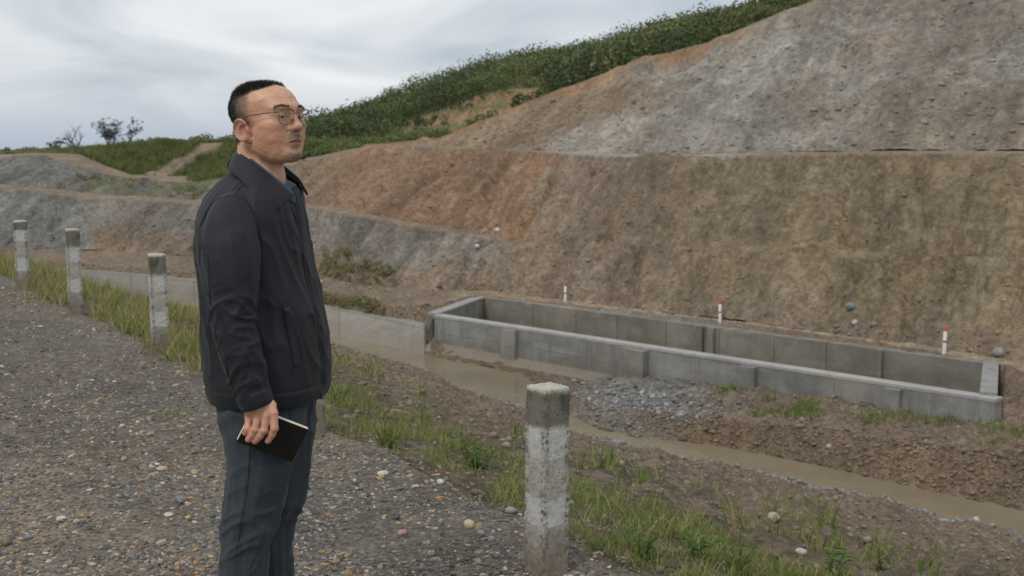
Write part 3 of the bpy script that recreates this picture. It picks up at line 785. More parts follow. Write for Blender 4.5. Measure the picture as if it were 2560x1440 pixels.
PAL_DIRT = np.array([(.21, .165, .13), (.28, .21, .155), (.17, .135, .105), (.33, .29, .245), (.24, .225, .21), (.40, .36, .31), (.15, .12, .10)])
PAL_DIRT_W = np.array([.27, .24, .2, .08, .1, .035, .075])
PAL_GREY = np.array([(.20, .20, .20), (.26, .26, .255), (.15, .155, .16), (.33, .32, .30), (.23, .205, .175)])
PAL_GREY_W = np.array([.3, .2, .25, .1, .15])
def stones(name, X, Y, size, pal, w, label, cat, sink=.35, Z=None, flat=(.35, .75), smooth=True, blend=0.0):
    n = len(X); V0, F0 = ICO0
    Z = ground_z(X, Y) if Z is None else Z
    ax = rng.uniform(.65, 1.25, n) * size; ay = rng.uniform(.5, 1.0, n) * size; az = rng.uniform(*flat, n) * size
    V = V0[None] * (1 + .20 * np.clip(rng.normal(size=(n, len(V0), 1)), -2, 1.6))
    V = V * np.stack([ax, ay, az], -1)[:, None]
    an = rng.uniform(0, 6.283, n); tl = rng.normal(0, .25, n)
    x = V[..., 0]; z_ = V[..., 2]; V[..., 0], V[..., 2] = x * np.cos(tl)[:, None] - z_ * np.sin(tl)[:, None], x * np.sin(tl)[:, None] + z_ * np.cos(tl)[:, None]
    x, y = V[..., 0].copy(), V[..., 1].copy(); c_, s_ = np.cos(an)[:, None], np.sin(an)[:, None]
    V[..., 0], V[..., 1] = x * c_ - y * s_, x * s_ + y * c_
    V += np.stack([X, Y, Z + az * (1 - 2 * sink) * .9], -1)[:, None]
    F = (F0[None] + (np.arange(n) * len(V0))[:, None, None]).reshape(-1, 3)
    col = pal[rng.choice(len(pal), n, p=w / w.sum())] * rng.uniform(.75, 1.25, (n, 1)) * (1 + .025 * np.clip(rng.normal(size=(n, 3)), -2, 2))
    if blend:
        tq_ = X / Y; zq_, sq_, fq_ = terrain(tq_, Y); sc_ = soil_colour(tq_, Y, zq_, sq_, fq_)
        col = col * (1 - blend) + sc_ * 1.1 * rng.uniform(.75, 1.3, (n, 1)) * blend
    col = np.repeat(np.clip(col, .01, .8), len(V0), 0)
    o = mesh_np(name, V.reshape(-1, 3), F, M_STONE, attrs={'tint': col}, smooth=smooth)
    return tag(o, label, cat, kind='stuff')
def rand_seg(k0, n, f0=0, f1=1, t0=-.50, t1=.50, power=1.0, dmax=None):
    """random points in a terrain segment, even on the ground"""
    out_t, out_d = [], []
    got = 0
    while got < n:
        t = rng.uniform(t0, t1, n * 3)
        a = np.interp(t, TT, LD[k0]); b = np.interp(t, TT, LD[k0 + 1])
        lo = a + (b - a) * f0; hi = a + (b - a) * f1
        if dmax: hi = np.minimum(hi, dmax)
        d = lo + (hi - lo) * rng.random(n * 3) ** power
        keep = rng.random(n * 3) < (d * (hi - lo)) / np.max(d * (hi - lo))
        out_t.append(t[keep]); out_d.append(d[keep]); got += keep.sum()
    t = np.concatenate(out_t)[:n]; d = np.concatenate(out_d)[:n]
    return t * d, d, t
# road gravel: fine near the camera, coarser away (distance-even on screen)
n = 30000
t = rng.uniform(-.47, .30, n * 2); iv = rng.uniform(1 / 16, 1 / 3.4, n * 2); d = 1 / iv
de = np.interp(t, TT, LD[1]); ok = d < de * (1.01 + .03 * rng.normal(size=n * 2)); t, d = t[ok][:n], d[ok][:n]
X, Y = t * d, d
patch = fbm(X * .8, Y * .8, 6.1, 3) + .5 * fbm(X * 3, Y * 3, 3.1, 2)
keep = rng.random(len(X)) > sstep(-.15, .75, patch) * .82
X, Y = X[keep], Y[keep]
stones('road_gravel', X, Y, np.minimum(rng.lognormal(math.log(.0068), .45, len(X)), .021) * (1 + .05 * np.clip(Y - 4, 0, 9)), PAL_ROAD, PAL_ROAD_W, 'mixed dark, grey and ochre gravel strewn over the road', 'gravel', sink=.42, flat=(.25, .6), smooth=False)
X, Y, t = rand_seg(2, 11500, 0, 1, -.2, .47, 1.0, 33)
X2, Y2, t2 = rand_seg(1, 1500, 0, 1, -.3, .47, 1.0)
X, Y = np.append(X, X2), np.append(Y, Y2)
stones('embankment_rubble', X, Y, np.minimum(rng.lognormal(math.log(.018), .5, len(X)), .05) * (.45 + .035 * Y), PAL_DIRT, PAL_DIRT_W, 'brown stones and clods strewn over the embankment below the road', 'rubble', blend=.45)
X, Y, t = rand_seg(2, 2200, .86, 1.01, -.04, .47)
stones('waterline_gravel', X, Y, np.minimum(rng.lognormal(math.log(.04), .4, len(X)), .1), PAL_GREY, PAL_GREY_W, 'grey gravel along the near edge of the stream', 'gravel')
tq = rng.normal(.112, .030, 900); lo, hi = np.interp(tq, TT, LD[5]), np.interp(tq, TT, LD[6])
dq = np.minimum(lo + rng.random(900) * 2.6 - .5, hi)
dfront = np.array([NL[1] + (tt_ - NL[0] / NL[1]) / (NR[0] / NR[1] - NL[0] / NL[1]) * (NR[1] - NL[1]) for tq_, tt_ in zip(tq, tq)])
ok = (dq < dfront - .15) & (tq > .05)
stones('island_gravel', (tq * dq)[ok], dq[ok], np.minimum(rng.lognormal(math.log(.045), .4, ok.sum()), .1), PAL_GREY, PAL_GREY_W, 'pale grey gravel heap between the pool and the basin wall', 'gravel')
X, Y, t = rand_seg(4, 2300, 0, 1, .06, .47); X2, Y2, t2 = rand_seg(5, 1800, 0, .6, .08, .47)
ok = ~in_quad(X2, Y2, [NL[:2] - nrm * .1, NR[:2] - nrm * .1 + a2 * .5, BR[:2] + a2 * .6 + nb * .3, BL[:2] + nb * .3]); X2, Y2 = X2[ok], Y2[ok]
X, Y = np.append(X, X2), np.append(Y, Y2)
stones('bank_rubble', X, Y, np.minimum(rng.lognormal(math.log(.030), .45, len(X)), .09), PAL_DIRT, PAL_DIRT_W, 'earthy stones on the mound between the stream and the basin', 'rubble', blend=.8)
X, Y, t = rand_seg(7, 2200, 0, 1, -.47, .47, 1.5); X2, Y2, t2 = rand_seg(9, 1200, 0, 1, -.47, .47, 1.3); X3, Y3, t3 = rand_seg(5, 1200, .35, 1, -.4, -.07); X4, Y4, t4 = rand_seg(6, 150, 0.6, 1, -.4, .47)
X, Y = np.concatenate([X, X2, X3, X4]), np.concatenate([Y, Y2, Y3, Y4])
stones('slope_rubble', X, Y, np.minimum(rng.lognormal(math.log(.034), .5, len(X)), .13), PAL_DIRT, PAL_DIRT_W, 'loose stones scattered over the cut brown slope', 'rubble', blend=.8)
X, Y, t = rand_seg(11, 2500, 0, .9, -.05, .47, 1.4)
stones('spoil_rubble', X, Y, np.minimum(rng.lognormal(math.log(.045), .5, len(X)), .16), PAL_GREY, PAL_GREY_W, 'grey rock fragments on the upper spoil slope', 'rubble', blend=.8)

def pebble(u, v, wpx, hpx, col, label, name='pebble', cat='stone', seed=0, grp=None):
    t, d, z = hit(u, v)
    r = wpx / 2 * d / FPX; hz_ = hpx / 2 * d / FPX
    V, F = ICO3
    V = V * np.array((r, r * .8, hz_ * 1.05))
    nn = fbm(V[:, 0] / r * .9 + seed, V[:, 1] / r * .9, V[:, 2] / r * .9, 3)
    V = V * (1 + .16 * nn)[:, None]
    tint = np.clip(np.array(col)[None] * (1 + .25 * fbm(V[:, 0] / r * 2 + seed, V[:, 1] / r * 2, V[:, 2] / r * 2 + 5, 3))[:, None], .01, .8)
    o = mesh_np(name, V, F, M_STONE, loc=(t * d, d, z + hz_ * .55), attrs={'tint': tint})
    o.rotation_euler = (0, 0, seed * 1.7)
    tag(o, label, cat, grp)
G1 = 'larger pebbles lying on the gravel road'
PEB = [(1173, 1318, 33, 24, (.45, .37, .25), 'cream oval pebble on the gravel, largest near the front post'), (1006, 1337, 27, 17, (.36, .22, .17), 'pinkish pebble on the gravel between the man and the front post'),
       (1101, 1211, 20, 15, (.55, .53, .49), 'small white round pebble just below the grass edge'), (958, 1188, 35, 13, (.46, .44, .38), 'long flat pale stone below the yellowish grass clump'),
       (1203, 1337, 20, 15, (.26, .255, .25), 'grey round pebble right of the cream oval pebble'), (1228, 1352, 23, 15, (.24, .26, .29), 'bluish grey pebble right of the grey round one'),
       (1078, 1388, 21, 17, (.33, .34, .20), 'greenish yellow pebble low on the gravel, left of the front post'), (455, 1254, 30, 16, (.19, .18, .16), 'dark grey oval stone on the gravel left of the man\'s knee'),
       (405, 1176, 29, 12, (.43, .36, .26), 'cream elongated pebble left of the notebook'), (422, 1290, 31, 10, (.47, .42, .33), 'thin pale sliver of stone below the dark grey oval one'),
       (402, 1364, 26, 17, (.36, .31, .24), 'beige rounded pebble near the bottom, left of the man'), (470, 1299, 18, 12, (.42, .31, .13), 'ochre yellow pebble by the trouser leg'),
       (72, 1347, 20, 14, (.20, .20, .23), 'purplish grey pebble at the lower left'), (15, 1362, 34, 24, (.17, .13, .09), 'brown half buried stone at the left edge of the picture'),
       (305, 1068, 15, 10, (.48, .42, .32), 'small cream pebble by the wisp of grass on the road'), (443, 1413, 15, 11, (.42, .32, .17), 'small tan pebble at the bottom beside the trouser leg'),
       (776, 1240, 16, 10, (.2, .21, .225), 'small slate pebble right of the man\'s knees')]
for i, (u, v, w_, h_, c_, lb) in enumerate(PEB): pebble(u, v, w_, h_, c_, lb, seed=i + 1.3, grp=G1)
G2 = 'bigger stones on the earth slopes'
for i, (u, v, w_, h_, c_, lb) in enumerate([(1935, 1298, 40, 22, (.33, .29, .24), 'beige rounded stone on the dirt below the stream'), (2003, 1384, 29, 18, (.42, .40, .37), 'white stone among the grass at the lower right'),
        (2126, 776, 30, 20, (.17, .185, .195), 'blue grey boulder at the foot of the cut slope'), (2137, 815, 14, 14, (.42, .43, .43), 'small whitish stone below the blue grey boulder'), (2496, 890, 32, 26, (.26, .245, .22), 'round grey boulder behind the basin\'s right end'),
        (1243, 581, 16, 12, (.55, .54, .52), 'white stone at the foot of the orange earth face'), (1192, 630, 18, 12, (.42, .42, .41), 'pale stone on the grey bench slope above the basin'), (2072, 1122, 16, 12, (.42, .36, .28), 'pale stone at the foot of the muddy bank')]):
    pebble(u, v, w_, h_, c_, lb, 'stone', seed=i + 30.3, grp=G2)
# ------------------------------------------------------------------ vegetation
def leaf_mat(name, trans=.3, rough=.6):
    T = NT(name); c = T.attr('tint')
    T.fin(c, rough, Specular_IOR_Level=.25)
    tr = T.n.new('ShaderNodeBsdfTranslucent'); T.l.new(c, tr.inputs['Color'])
    mx = T.n.new('ShaderNodeMixShader'); mx.inputs[0].default_value = trans
    T.l.new(T.p.outputs[0], mx.inputs[1]); T.l.new(tr.outputs[0], mx.inputs[2]); T.l.new(mx.outputs[0], T.out.inputs['Surface'])
    return T.m
M_GRASS = leaf_mat('grass_blade', .35)
M_LEAF = leaf_mat('shrub_leaf', .35)
T = NT('bark'); nb_ = T.noise(T.mapping(T.obj(), (8, 8, 2)), 3, 4)
M_BARK = T.fin(T.mix(nb_, (.055, .048, .042), (.11, .098, .085)), .95, T.bump(nb_, .5, .01))

def blades(name, X, Y, h, w, col, label, cat, Z=None, bend=.5, parent=None):
    n = len(X); Z = ground_z(X, Y) - .01 if Z is None else Z
    an = rng.uniform(0, 6.283, n); ca, sa = np.cos(an), np.sin(an)
    le = rng.normal(0, .28, (n, 2)); b = rng.uniform(.2, 1.0, n) * bend
    da = rng.uniform(0, 6.283, n)
    def pt(f, side, wid):
        off = (le[:, 0] * f + np.cos(da) * b * f * f) * h; off2 = (le[:, 1] * f + np.sin(da) * b * f * f) * h
        return np.stack([X + off + side * wid * ca, Y + off2 + side * wid * sa, Z + h * (f - .28 * b * f * f)], -1)
    P = [pt(0, -1, w), pt(0, 1, w), pt(.5, -1, w * .75), pt(.5, 1, w * .75), pt(1, 0, 0)]
    V = np.stack(P, 1).reshape(-1, 3)
    F0 = np.array([(0, 1, 3), (0, 3, 2), (2, 3, 4)])
    F = (F0[None] + (np.arange(n) * 5)[:, None, None]).reshape(-1, 3)
    o = mesh_np(name, V, F, M_GRASS, parent, attrs={'tint': np.repeat(np.clip(col, .01, .7), 5, 0)})
    return tag(o, label, cat, kind='stuff') if label else o
GREENS = np.array([(.15, .215, .05), (.19, .25, .065), (.12, .18, .042), (.25, .27, .085), (.33, .29, .12), (.38, .30, .155)])
def gcol(n, w): return GREENS[rng.choice(len(GREENS), n, p=np.array(w) / sum(w))] * rng.uniform(.75, 1.25, (n, 1))
# verge grass, in clumps
def clump_pts(nc, per, k0, f0, f1, t0, t1, spread, dmax=None, power=1.0):
    cx, cy, _ = rand_seg(k0, nc, f0, f1, t0, t1, power, dmax)
    m = rng.poisson(per, nc) + 3
    r = np.abs(rng.normal(0, 1, m.sum())) * spread * np.repeat(rng.uniform(.5, 1.4, nc), m); a = rng.uniform(0, 6.283, m.sum())
    return np.repeat(cx, m) + r * np.cos(a), np.repeat(cy, m) + r * np.sin(a), np.repeat(rng.uniform(.55, 1.35, nc), m)
def near_even(nc, t0, t1, g0, g1, dlo, dhi):
    """clump centres even on screen: random column and random inverse distance inside the verge band"""
    t = rng.uniform(t0, t1, nc * 6); e = np.interp(t, TT, LD[1]); vv = np.interp(t, TT, LD[2])
    d = e + (vv - e) * rng.uniform(g0, g1, nc * 6)
    ok = (d > dlo) & (d < dhi); return (t * d)[ok][:nc], d[ok][:nc]
cx, cy = near_even(860, -.30, .47, .02, .85, 2.5, 11)
pn_ = fbm(cx * 1.3, cy * 1.3, 2.7, 3); kp_ = rng.random(len(cx)) < .5 + .9 * sstep(-.35, .3, pn_); cx, cy = cx[kp_], cy[kp_]
m = rng.poisson(26, len(cx)) + 4
r = np.abs(rng.normal(0, 1, m.sum())) * .055; a = rng.uniform(0, 6.283, m.sum())
X = np.repeat(cx, m) + r * np.cos(a); Y = np.repeat(cy, m) + r * np.sin(a); sc = np.repeat(rng.uniform(.5, 1.3, len(cx)), m)
h = .070 * sc * rng.uniform(.5, 1.4, len(X))
blades('verge_grass', X, Y, h, .0017 + .0010 * rng.random(len(X)), gcol(len(X), (3.5, 4, 2.5, 6, 3, 2)) * 1.08, 'green grass growing along the edge of the gravel road', 'grass', bend=.8)
cx, cy = near_even(350, -.47, -.20, .0, 1.3, 7, 30)
m = rng.poisson(22, len(cx)) + 4
r = np.abs(rng.normal(0, 1, m.sum())) * .10; a = rng.uniform(0, 6.283, m.sum())
X = np.repeat(cx, m) + r * np.cos(a); Y = np.repeat(cy, m) + r * np.sin(a); sc = np.repeat(rng.uniform(.5, 1.3, len(cx)), m)
blades('dry_verge_grass', X, Y, .155 * sc * rng.uniform(.5, 1.4, len(X)), .004 + .002 * rng.random(len(X)), gcol(len(X), (1, 2, .5, 4, 4, 4)), 'tall half dry grass behind the row of posts at the left', 'grass', bend=.6)
# sparse tufts down the embankment
X, Y, sc = clump_pts(80, 12, 2, .0, .16, -.25, .47, .06)
X2, Y2, sc2 = clump_pts(26, 10, 2, .2, .95, -.1, .47, .08)
X, Y, sc = np.append(X, X2), np.append(Y, Y2), np.append(sc, sc2)
blades('embankment_grass', X, Y, .15 * sc * rng.uniform(.5, 1.4, len(X)), .003 + .002 * rng.random(len(X)), gcol(len(X), (4, 3, 3, 4, 2, 1)), 'sparse tufts of grass on the embankment below the verge', 'grass', bend=.7)
# tufts by the basin wall
pts = []
for u, v, rad, nn_ in ((1995, 1035, .55, 260), (2010, 1012, .4, 120), (2175, 1055, .35, 120), (1815, 978, .3, 90), (2270, 1045, .5, 120), (2400, 1060, .45, 140), (2520, 1078, .5, 160), (1905, 1040, .2, 50), (2490, 1105, .3, 50), (1920, 1000, .25, 40)):
    t, d, z = hit(u, v)
    pts.append((t * d + rng.normal(0, rad, nn_) * .6, d + rng.normal(0, rad * .5, nn_)))
X = np.concatenate([p[0] for p in pts]); Y = np.concatenate([p[1] for p in pts])
blades('basin_grass', X, Y, .17 * rng.uniform(.4, 1.4, len(X)), np.full(len(X), .012), gcol(len(X), (5, 3, 4, 2, .5, .3)), 'small green tufts on the earth mound beside the basin wall', 'grass', bend=.6)
# wisp of grass lying on the road
X = at_z(415, 1043, .03)[0] + rng.normal(0, .09, 90); Y = at_z(415, 1043, .03)[1] + rng.normal(0, .05, 90) + .4 * (X - X.mean())
blades('road_grass_wisp', X, Y, .045 * rng.uniform(.4, 1.3, 90), np.full(90, .0025), gcol(90, (4, 3, 2, 4, 2, 0)), 'thin wisp of grass growing on the bare gravel left of the man', 'grass', bend=1.0)

def leaves(name, ctr, rad, nper, size, tint, label, cat, flat=.75, parent=None, mat=None, kind='stuff'):
    """crowns of small leaf faces. ctr Nx3, rad N, tint Nx3"""
    n = len(ctr); m = np.broadcast_to(np.asarray(nper), (n,)).astype(int); tot = m.sum()
    ci = np.repeat(np.arange(n), m)
    dirv = rng.normal(size=(tot, 3)); dirv /= np.linalg.norm(dirv, axis=1)[:, None]
    dirv[:, 2] = np.where(dirv[:, 2] < -.35, -dirv[:, 2], dirv[:, 2])
    rr = rng.uniform(.35, 1.0, tot) ** .5 * (1 + .28 * fbm(dirv[:, 0] * 1.8 + ci * 3.1, dirv[:, 1] * 1.8, dirv[:, 2] * 1.8, 2))
    P = ctr[ci] + dirv * (rad[ci] * rr)[:, None] * np.array((1, 1, flat))
    nrm_ = dirv + rng.normal(0, .55, (tot, 3)); nrm_ /= np.linalg.norm(nrm_, axis=1)[:, None]
    a_ = np.cross(nrm_, rng.normal(size=(tot, 3))); a_ /= np.linalg.norm(a_, axis=1)[:, None]; b_ = np.cross(nrm_, a_)
    s_ = (size * rng.uniform(.6, 1.4, tot) * (rad[ci] / rad.mean()) ** .3)[:, None]
    V = np.stack([P - a_ * s_, P + b_ * s_ * .55, P + a_ * s_, P - b_ * s_ * .55], 1).reshape(-1, 3)
    F = np.arange(tot * 4).reshape(-1, 4)
    col = tint[ci] * rng.uniform(.65, 1.4, (tot, 1))
    o = mesh_np(name, V, F, mat or M_LEAF, parent, smooth=False, attrs={'tint': np.repeat(np.clip(col, .008, .6), 4, 0)})
    return tag(o, label, cat, kind=kind) if label else o
# woods on the hill
def hill_mask(t, fr):
    u = t * FPX + UC
    bare = sstep(930, 1030, u) * (1 - sstep(1340, 1400, u)) * (1 - sstep(.34, .44, fr))
    return bare
def woods(n, k, f0, f1, t0, t1):
    t = rng.uniform(t0, t1, n); fr = f0 + (f1 - f0) * rng.random(n)
    a = np.interp(t, TT, LD[k]); b = np.interp(t, TT, LD[k + 1]); d = a + (b - a) * fr
    return t, d, fr
t, d, fr = woods(4800, 14, 0, 1.02, -.27, .40)
u_ = t * FPX + UC
keep = (rng.random(len(t)) > hill_mask(t, fr) * .80) & ~((fr > .92) & (rng.random(len(t)) < .3))
left = u_ < 640
keep &= ~(left & (rng.random(len(t)) < .5))
t, d, fr, left = t[keep], d[keep], fr[keep], left[keep]
z = terrain(t, d)[0]
rad = rng.uniform(.75, 1.8, len(t)) * np.where(left, .55, 1.0) * (1 - .55 * hill_mask(t, fr)); rad *= np.where(rng.random(len(t)) < .08, 1.35, 1)
PALW = np.array([(.085, .112, .042), (.105, .128, .048), (.065, .092, .038), (.13, .14, .055), (.155, .15, .065), (.19, .155, .07)])
tint = PALW[rng.choice(6, len(t), p=(.30, .27, .22, .13, .06, .02))] * (rng.uniform(.8, 1.7, len(t)) * np.clip(1 + .55 * fbm(t * d * .11, d * .11, 3.3, 3), .5, 1.7))[:, None] * .88
leaves('hill_woods', np.stack([t * d, d, z + rad * .45], -1), rad, 54, .14, tint, 'dense dark green shrubs and trees covering the hill', 'woods', flat=.85)
# shrubs between the spoil slope and the hill, and green cover at the mound behind the man
def on_ground(n, k, f0, f1, u0, u1):
    t = rng.uniform((u0 - UC) / FPX, (u1 - UC) / FPX, n); fr = f0 + (f1 - f0) * rng.random(n)
    a = np.interp(t, TT, LD[k]); b = np.interp(t, TT, LD[k + 1]); d = a + (b - a) * fr
    return t, d, fr
t, d, fr = on_ground(520, 13, .0, 1.0, 640, 1120); z = terrain(t, d)[0]; rad = rng.uniform(.4, 1.0, len(t))
t2, d2, f2_ = on_ground(350, 11, .25, 1.0, 560, 900); z2 = terrain(t2, d2)[0]; r2 = rng.uniform(.2, .45, len(t2))
t, d, z, rad = np.append(t, t2), np.append(d, d2), np.append(z, z2), np.append(rad, r2)
PALG = np.array([(.125, .165, .05), (.15, .185, .06), (.095, .13, .042), (.18, .185, .075)])
leaves('slope_shrubs', np.stack([t * d, d, z + rad * .3], -1), rad, 46, .075, PALG[rng.choice(4, len(t))], 'bright green shrubs behind the man\'s head at the foot of the hill', 'shrubs')
# grassy mound at the left
t, d, fr = on_ground(2600, 11, .0, 1.0, 90, 640); u_ = t * FPX + UC
n2 = fbm(t * d * 1.1, d * 1.1, 4.4, 4, .6)
off = np.abs(u_ - (400 + 135 * fr)); keep = (off + 6 * n2 > 40) & (u_ + 60 * fr > 190); t, d = t[keep], d[keep]
t2, d2, _ = on_ground(260, 10, .1, 1.0, 485, 700); t, d = np.append(t, t2), np.append(d, d2)
mm = rng.poisson(15, len(t)) + 3; X = np.repeat(t * d, mm) + rng.normal(0, .16, mm.sum()); Y = np.repeat(d, mm) + rng.normal(0, .16, mm.sum())
PALM = np.array([(.165, .20, .065), (.20, .22, .08), (.13, .165, .055), (.24, .225, .10), (.22, .18, .09)])
blades('mound_grass', X, Y, .36 * np.repeat(rng.uniform(.5, 1.4, len(t)), mm) * rng.uniform(.6, 1.3, len(X)), np.full(len(X), .022), np.repeat(PALM[rng.choice(5, len(t), p=(.33, .27, .22, .12, .06))] * rng.uniform(.7, 1.2, (len(t), 1)), mm, 0) * rng.uniform(.8, 1.2, (len(X), 1)), 'tall green grass covering the mound between the dirt tracks', 'grass', bend=.7)
# dry bushes on the lower slope by the man's chest, herbs on the benches at the left
t, d, fr = on_ground(150, 7, .02, .42, 800, 990); t2, d2, _ = on_ground(260, 9, .1, .9, 170, 520); t3, d3, _ = on_ground(80, 5, .5, 1, 800, 960)
n9 = fbm(t2 * d2 * .5, d2 * .5, 3.7, 3); t2, d2 = t2[n9 > .0], d2[n9 > .0]
t, d = np.concatenate([t, t2, t3]), np.concatenate([d, d2, d3]); z = terrain(t, d)[0]; rad = rng.uniform(.08, .22, len(t))
PALD = np.array([(.20, .195, .085), (.25, .215, .10), (.15, .175, .06), (.27, .22, .12)])
leaves('dry_scrub', np.stack([t * d, d, z + rad * .15], -1), rad, 30, .036, PALD[rng.choice(4, len(t))], 'low brownish green scrub on the slope left of the basin', 'scrub')
# far scrub on the skyline at the left
t, d, fr = on_ground(420, 12, .0, 1.0, -60, 640); t2, d2, _ = on_ground(500, 14, .7, 1.0, -60, 600)
t, d = np.append(t, t2), np.append(d, d2)
u_ = t * FPX + UC; keep = ~((u_ > 90) & (u_ < 200) & (d < 120)); t, d = t[keep], d[keep]
z = terrain(t, d)[0]; rad = rng.uniform(.25, .7, len(t)) * np.where(d > 120, 1.1, .6)
leaves('skyline_scrub', np.stack([t * d, d, z + rad * .2], -1), rad, 34, .11, PALD[rng.choice(4, len(t), p=(.3, .15, .45, .1))] * .8, 'low olive scrub along the skyline at the left', 'scrub')

# thin trees on the skyline
def branch(segs, p, dirv, ln, r, depth, spread, seed_r):
    steps = 4; q = p.copy(); dv = dirv.copy()
    pts = [q.copy()]; rad = [r]
    for i in range(steps):
        dv = dv + seed_r.normal(0, .10, 3); dv[2] += .05; dv /= np.linalg.norm(dv)
        q = q + dv * ln / steps; pts.append(q.copy()); rad.append(r * (1 - .45 * (i + 1) / steps))
    segs.append((np.array(pts), np.array(rad)))
    if depth == 0: return
    for k in range(seed_r.integers(2, 4)):
        a = seed_r.uniform(.45, 1.0)
        side = seed_r.normal(size=3); side -= dv * (side @ dv); side /= np.linalg.norm(side)
        nd = dv * math.cos(spread * a) + side * math.sin(spread * a)
        st = pts[seed_r.integers(2, 5)]
        branch(segs, st, nd, ln * seed_r.uniform(.6, .8), r * .52, depth - 1, spread, seed_r)
def tubes(segs, n=6):
    Vs, Fs, off = [], [], 0
    for pts, rad in segs:
        for i in range(len(pts)):
            tn = pts[min(i + 1, len(pts) - 1)] - pts[max(i - 1, 0)]; tn /= np.linalg.norm(tn) + 1e-9
            a = np.cross(tn, (.31, .9, .2)); a /= np.linalg.norm(a); b = np.cross(tn, a)
            an = np.arange(n) * 2 * math.pi / n
            Vs.append(pts[i] + rad[i] * (np.cos(an)[:, None] * a + np.sin(an)[:, None] * b))
        Fs.append(grid_faces(len(pts), n, True) + off); off += len(pts) * n
    return np.concatenate(Vs), np.concatenate(Fs)
for i, (u, vt, d, forks, leafy, lab) in enumerate(((190, 318, 168, 2, 0, 'bare forked tree on the skyline, left of the two leafy ones'), (275, 300, 170, 2, 1, 'taller thin leaved tree with spreading branches on the skyline'), (326, 312, 172, 1, 1, 'narrow grey green tree on the skyline, right of the spreading one'), (146, 340, 166, 1, 1, 'smallest bushy tree on the skyline, left of the bare one'))):
    rs = np.random.default_rng(40 + i)
    t = ray(u, 372)[0]; z = float(terrain(np.array([t]), np.array([float(d)]))[0][0])
    H = at_d(u, vt, d)[2] - z
    root = empty('skyline_tree', (t * d, d, z)); tag(root, lab, 'tree', 'thin trees on the left skyline')
    tr = []; br = []
    if forks == 2:
        branch(tr, np.array((0, 0, -.3)), np.array((-.28, 0, 1.)) / 1.04, H * .5, H * .030, 0, .5, rs)
        branch(tr, np.array((.05, 0, -.3)), np.array((.22, .05, 1.)) / 1.03, H * .5, H * .028, 0, .5, rs)
    else: branch(tr, np.array((0, 0, -.3)), np.array((.03, 0, 1.)), H * .55, H * .034, 0, .5, rs)
    for pts, rad in tr:
        for k in range(6):
            st = pts[rs.integers(1, 5)]; sd_ = rs.normal(0, .5, 3); sd_[2] = abs(sd_[2]) + .7; sd_ /= np.linalg.norm(sd_)
            branch(br, st, sd_, H * rs.uniform(.3, .48), H * .017, 2, .7, rs)
    V, F = tubes(tr); mesh_np('trunk', V, F, M_BARK, root)
    V, F = tubes(br, 4); mesh_np('branches', V, F, M_BARK, root)
    tips = np.array([b_[0][-1] for b_ in br])
    if leafy:
        c_ = tips + rs.normal(0, .06, tips.shape)
        leaves('crown', c_, np.full(len(c_), H * .085), 16, .085, np.tile((.06, .072, .045), (len(c_), 1)), None, None, parent=root)

# taller weeds at the road edge
def weed(u, v, hpx, label, nst=5, leafw=.012, leafl=.06, spread=.35, col=(.105, .185, .04), stemcol=(.16, .19, .06), bare=.0, per=9, seed=0):
    rs = np.random.default_rng(100 + seed)
    t, d, z = hit(u, v)
    H = hpx * d / FPX
    root = empty('weed', (t * d, d, z)); tag(root, label, 'weed', 'taller weeds along the verge')
    segs = []; LV = []; 
    for k in range(nst):
        dv = np.array((rs.normal(0, spread), rs.normal(0, spread), 1.)); dv /= np.linalg.norm(dv)
        ln = H * (1.0 if k == 0 else rs.uniform(.55, .95))
        pts = [np.zeros(3) + np.array((rs.normal(0, .008), rs.normal(0, .008), -.01))]
        for i in range(6):
            dv = dv + rs.normal(0, .05, 3); dv /= np.linalg.norm(dv); pts.append(pts[-1] + dv * ln / 6)
        pts = np.array(pts); segs.append((pts, np.linspace(.0032, .0012, 7)))
        for j in range(per):
            f = bare + (1 - bare) * (j + .5) / per; q = pts[0] + (pts[-1] - pts[0]) * f
            ii = f * 6; q = pts[min(int(ii), 5)] * (1 - (ii - int(ii))) + pts[min(int(ii) + 1, 6)] * (ii - int(ii))
            an = j * 2.4 + rs.normal(0, .4); up = rs.uniform(.15, .8)
            o_ = np.array((math.cos(an), math.sin(an), up)); o_ /= np.linalg.norm(o_)
            sd_ = np.array((-math.sin(an), math.cos(an), 0)); L_ = leafl * rs.uniform(.6, 1.2) * (1 - .35 * f); w_ = leafw * rs.uniform(.7, 1.2)
            dr = np.array((0, 0, -L_ * .35))
            LV += [q, q + o_ * L_ * .45 + sd_ * w_ * .5, q + o_ * L_ + dr, q + o_ * L_ * .45 - sd_ * w_ * .5]
    V, F = tubes(segs, 5)
    st = mesh_np('stem', V, F, M_GRASS, root, attrs={'tint': np.tile(stemcol, (len(V), 1))})
    LV = np.array(LV); F = np.arange(len(LV)).reshape(-1, 4)
    tc_ = np.repeat(np.array(col)[None] * rs.uniform(.7, 1.35, (len(F), 1)), 4, 0)
    mesh_np('foliage', LV, F, M_GRASS, root, smooth=False, attrs={'tint': tc_})
weed(1163, 1165, 185, 'single tall weed with a bare stem and a leafy tip', 1, .008, .045, .02, bare=.55, per=16, stemcol=(.26, .20, .11), seed=1)
weed(1050, 1075, 115, 'slender leaning weed left of the tall bare stemmed one', 2, .009, .05, .12, per=10, seed=2)
weed(1195, 1175, 110, 'leafy dark green weed bush at the foot of the tall stem', 14, .016, .06, .55, col=(.07, .14, .03), per=9, seed=3)
weed(965, 1120, 95, 'yellowish grass like clump below the slender leaning weed', 26, .004, .07, .45, col=(.25, .25, .065), per=5, seed=4)
weed(1745, 1395, 120, 'leafy weed standing right of the front post', 5, .020, .075, .3, col=(.11, .20, .045), per=8, seed=5)
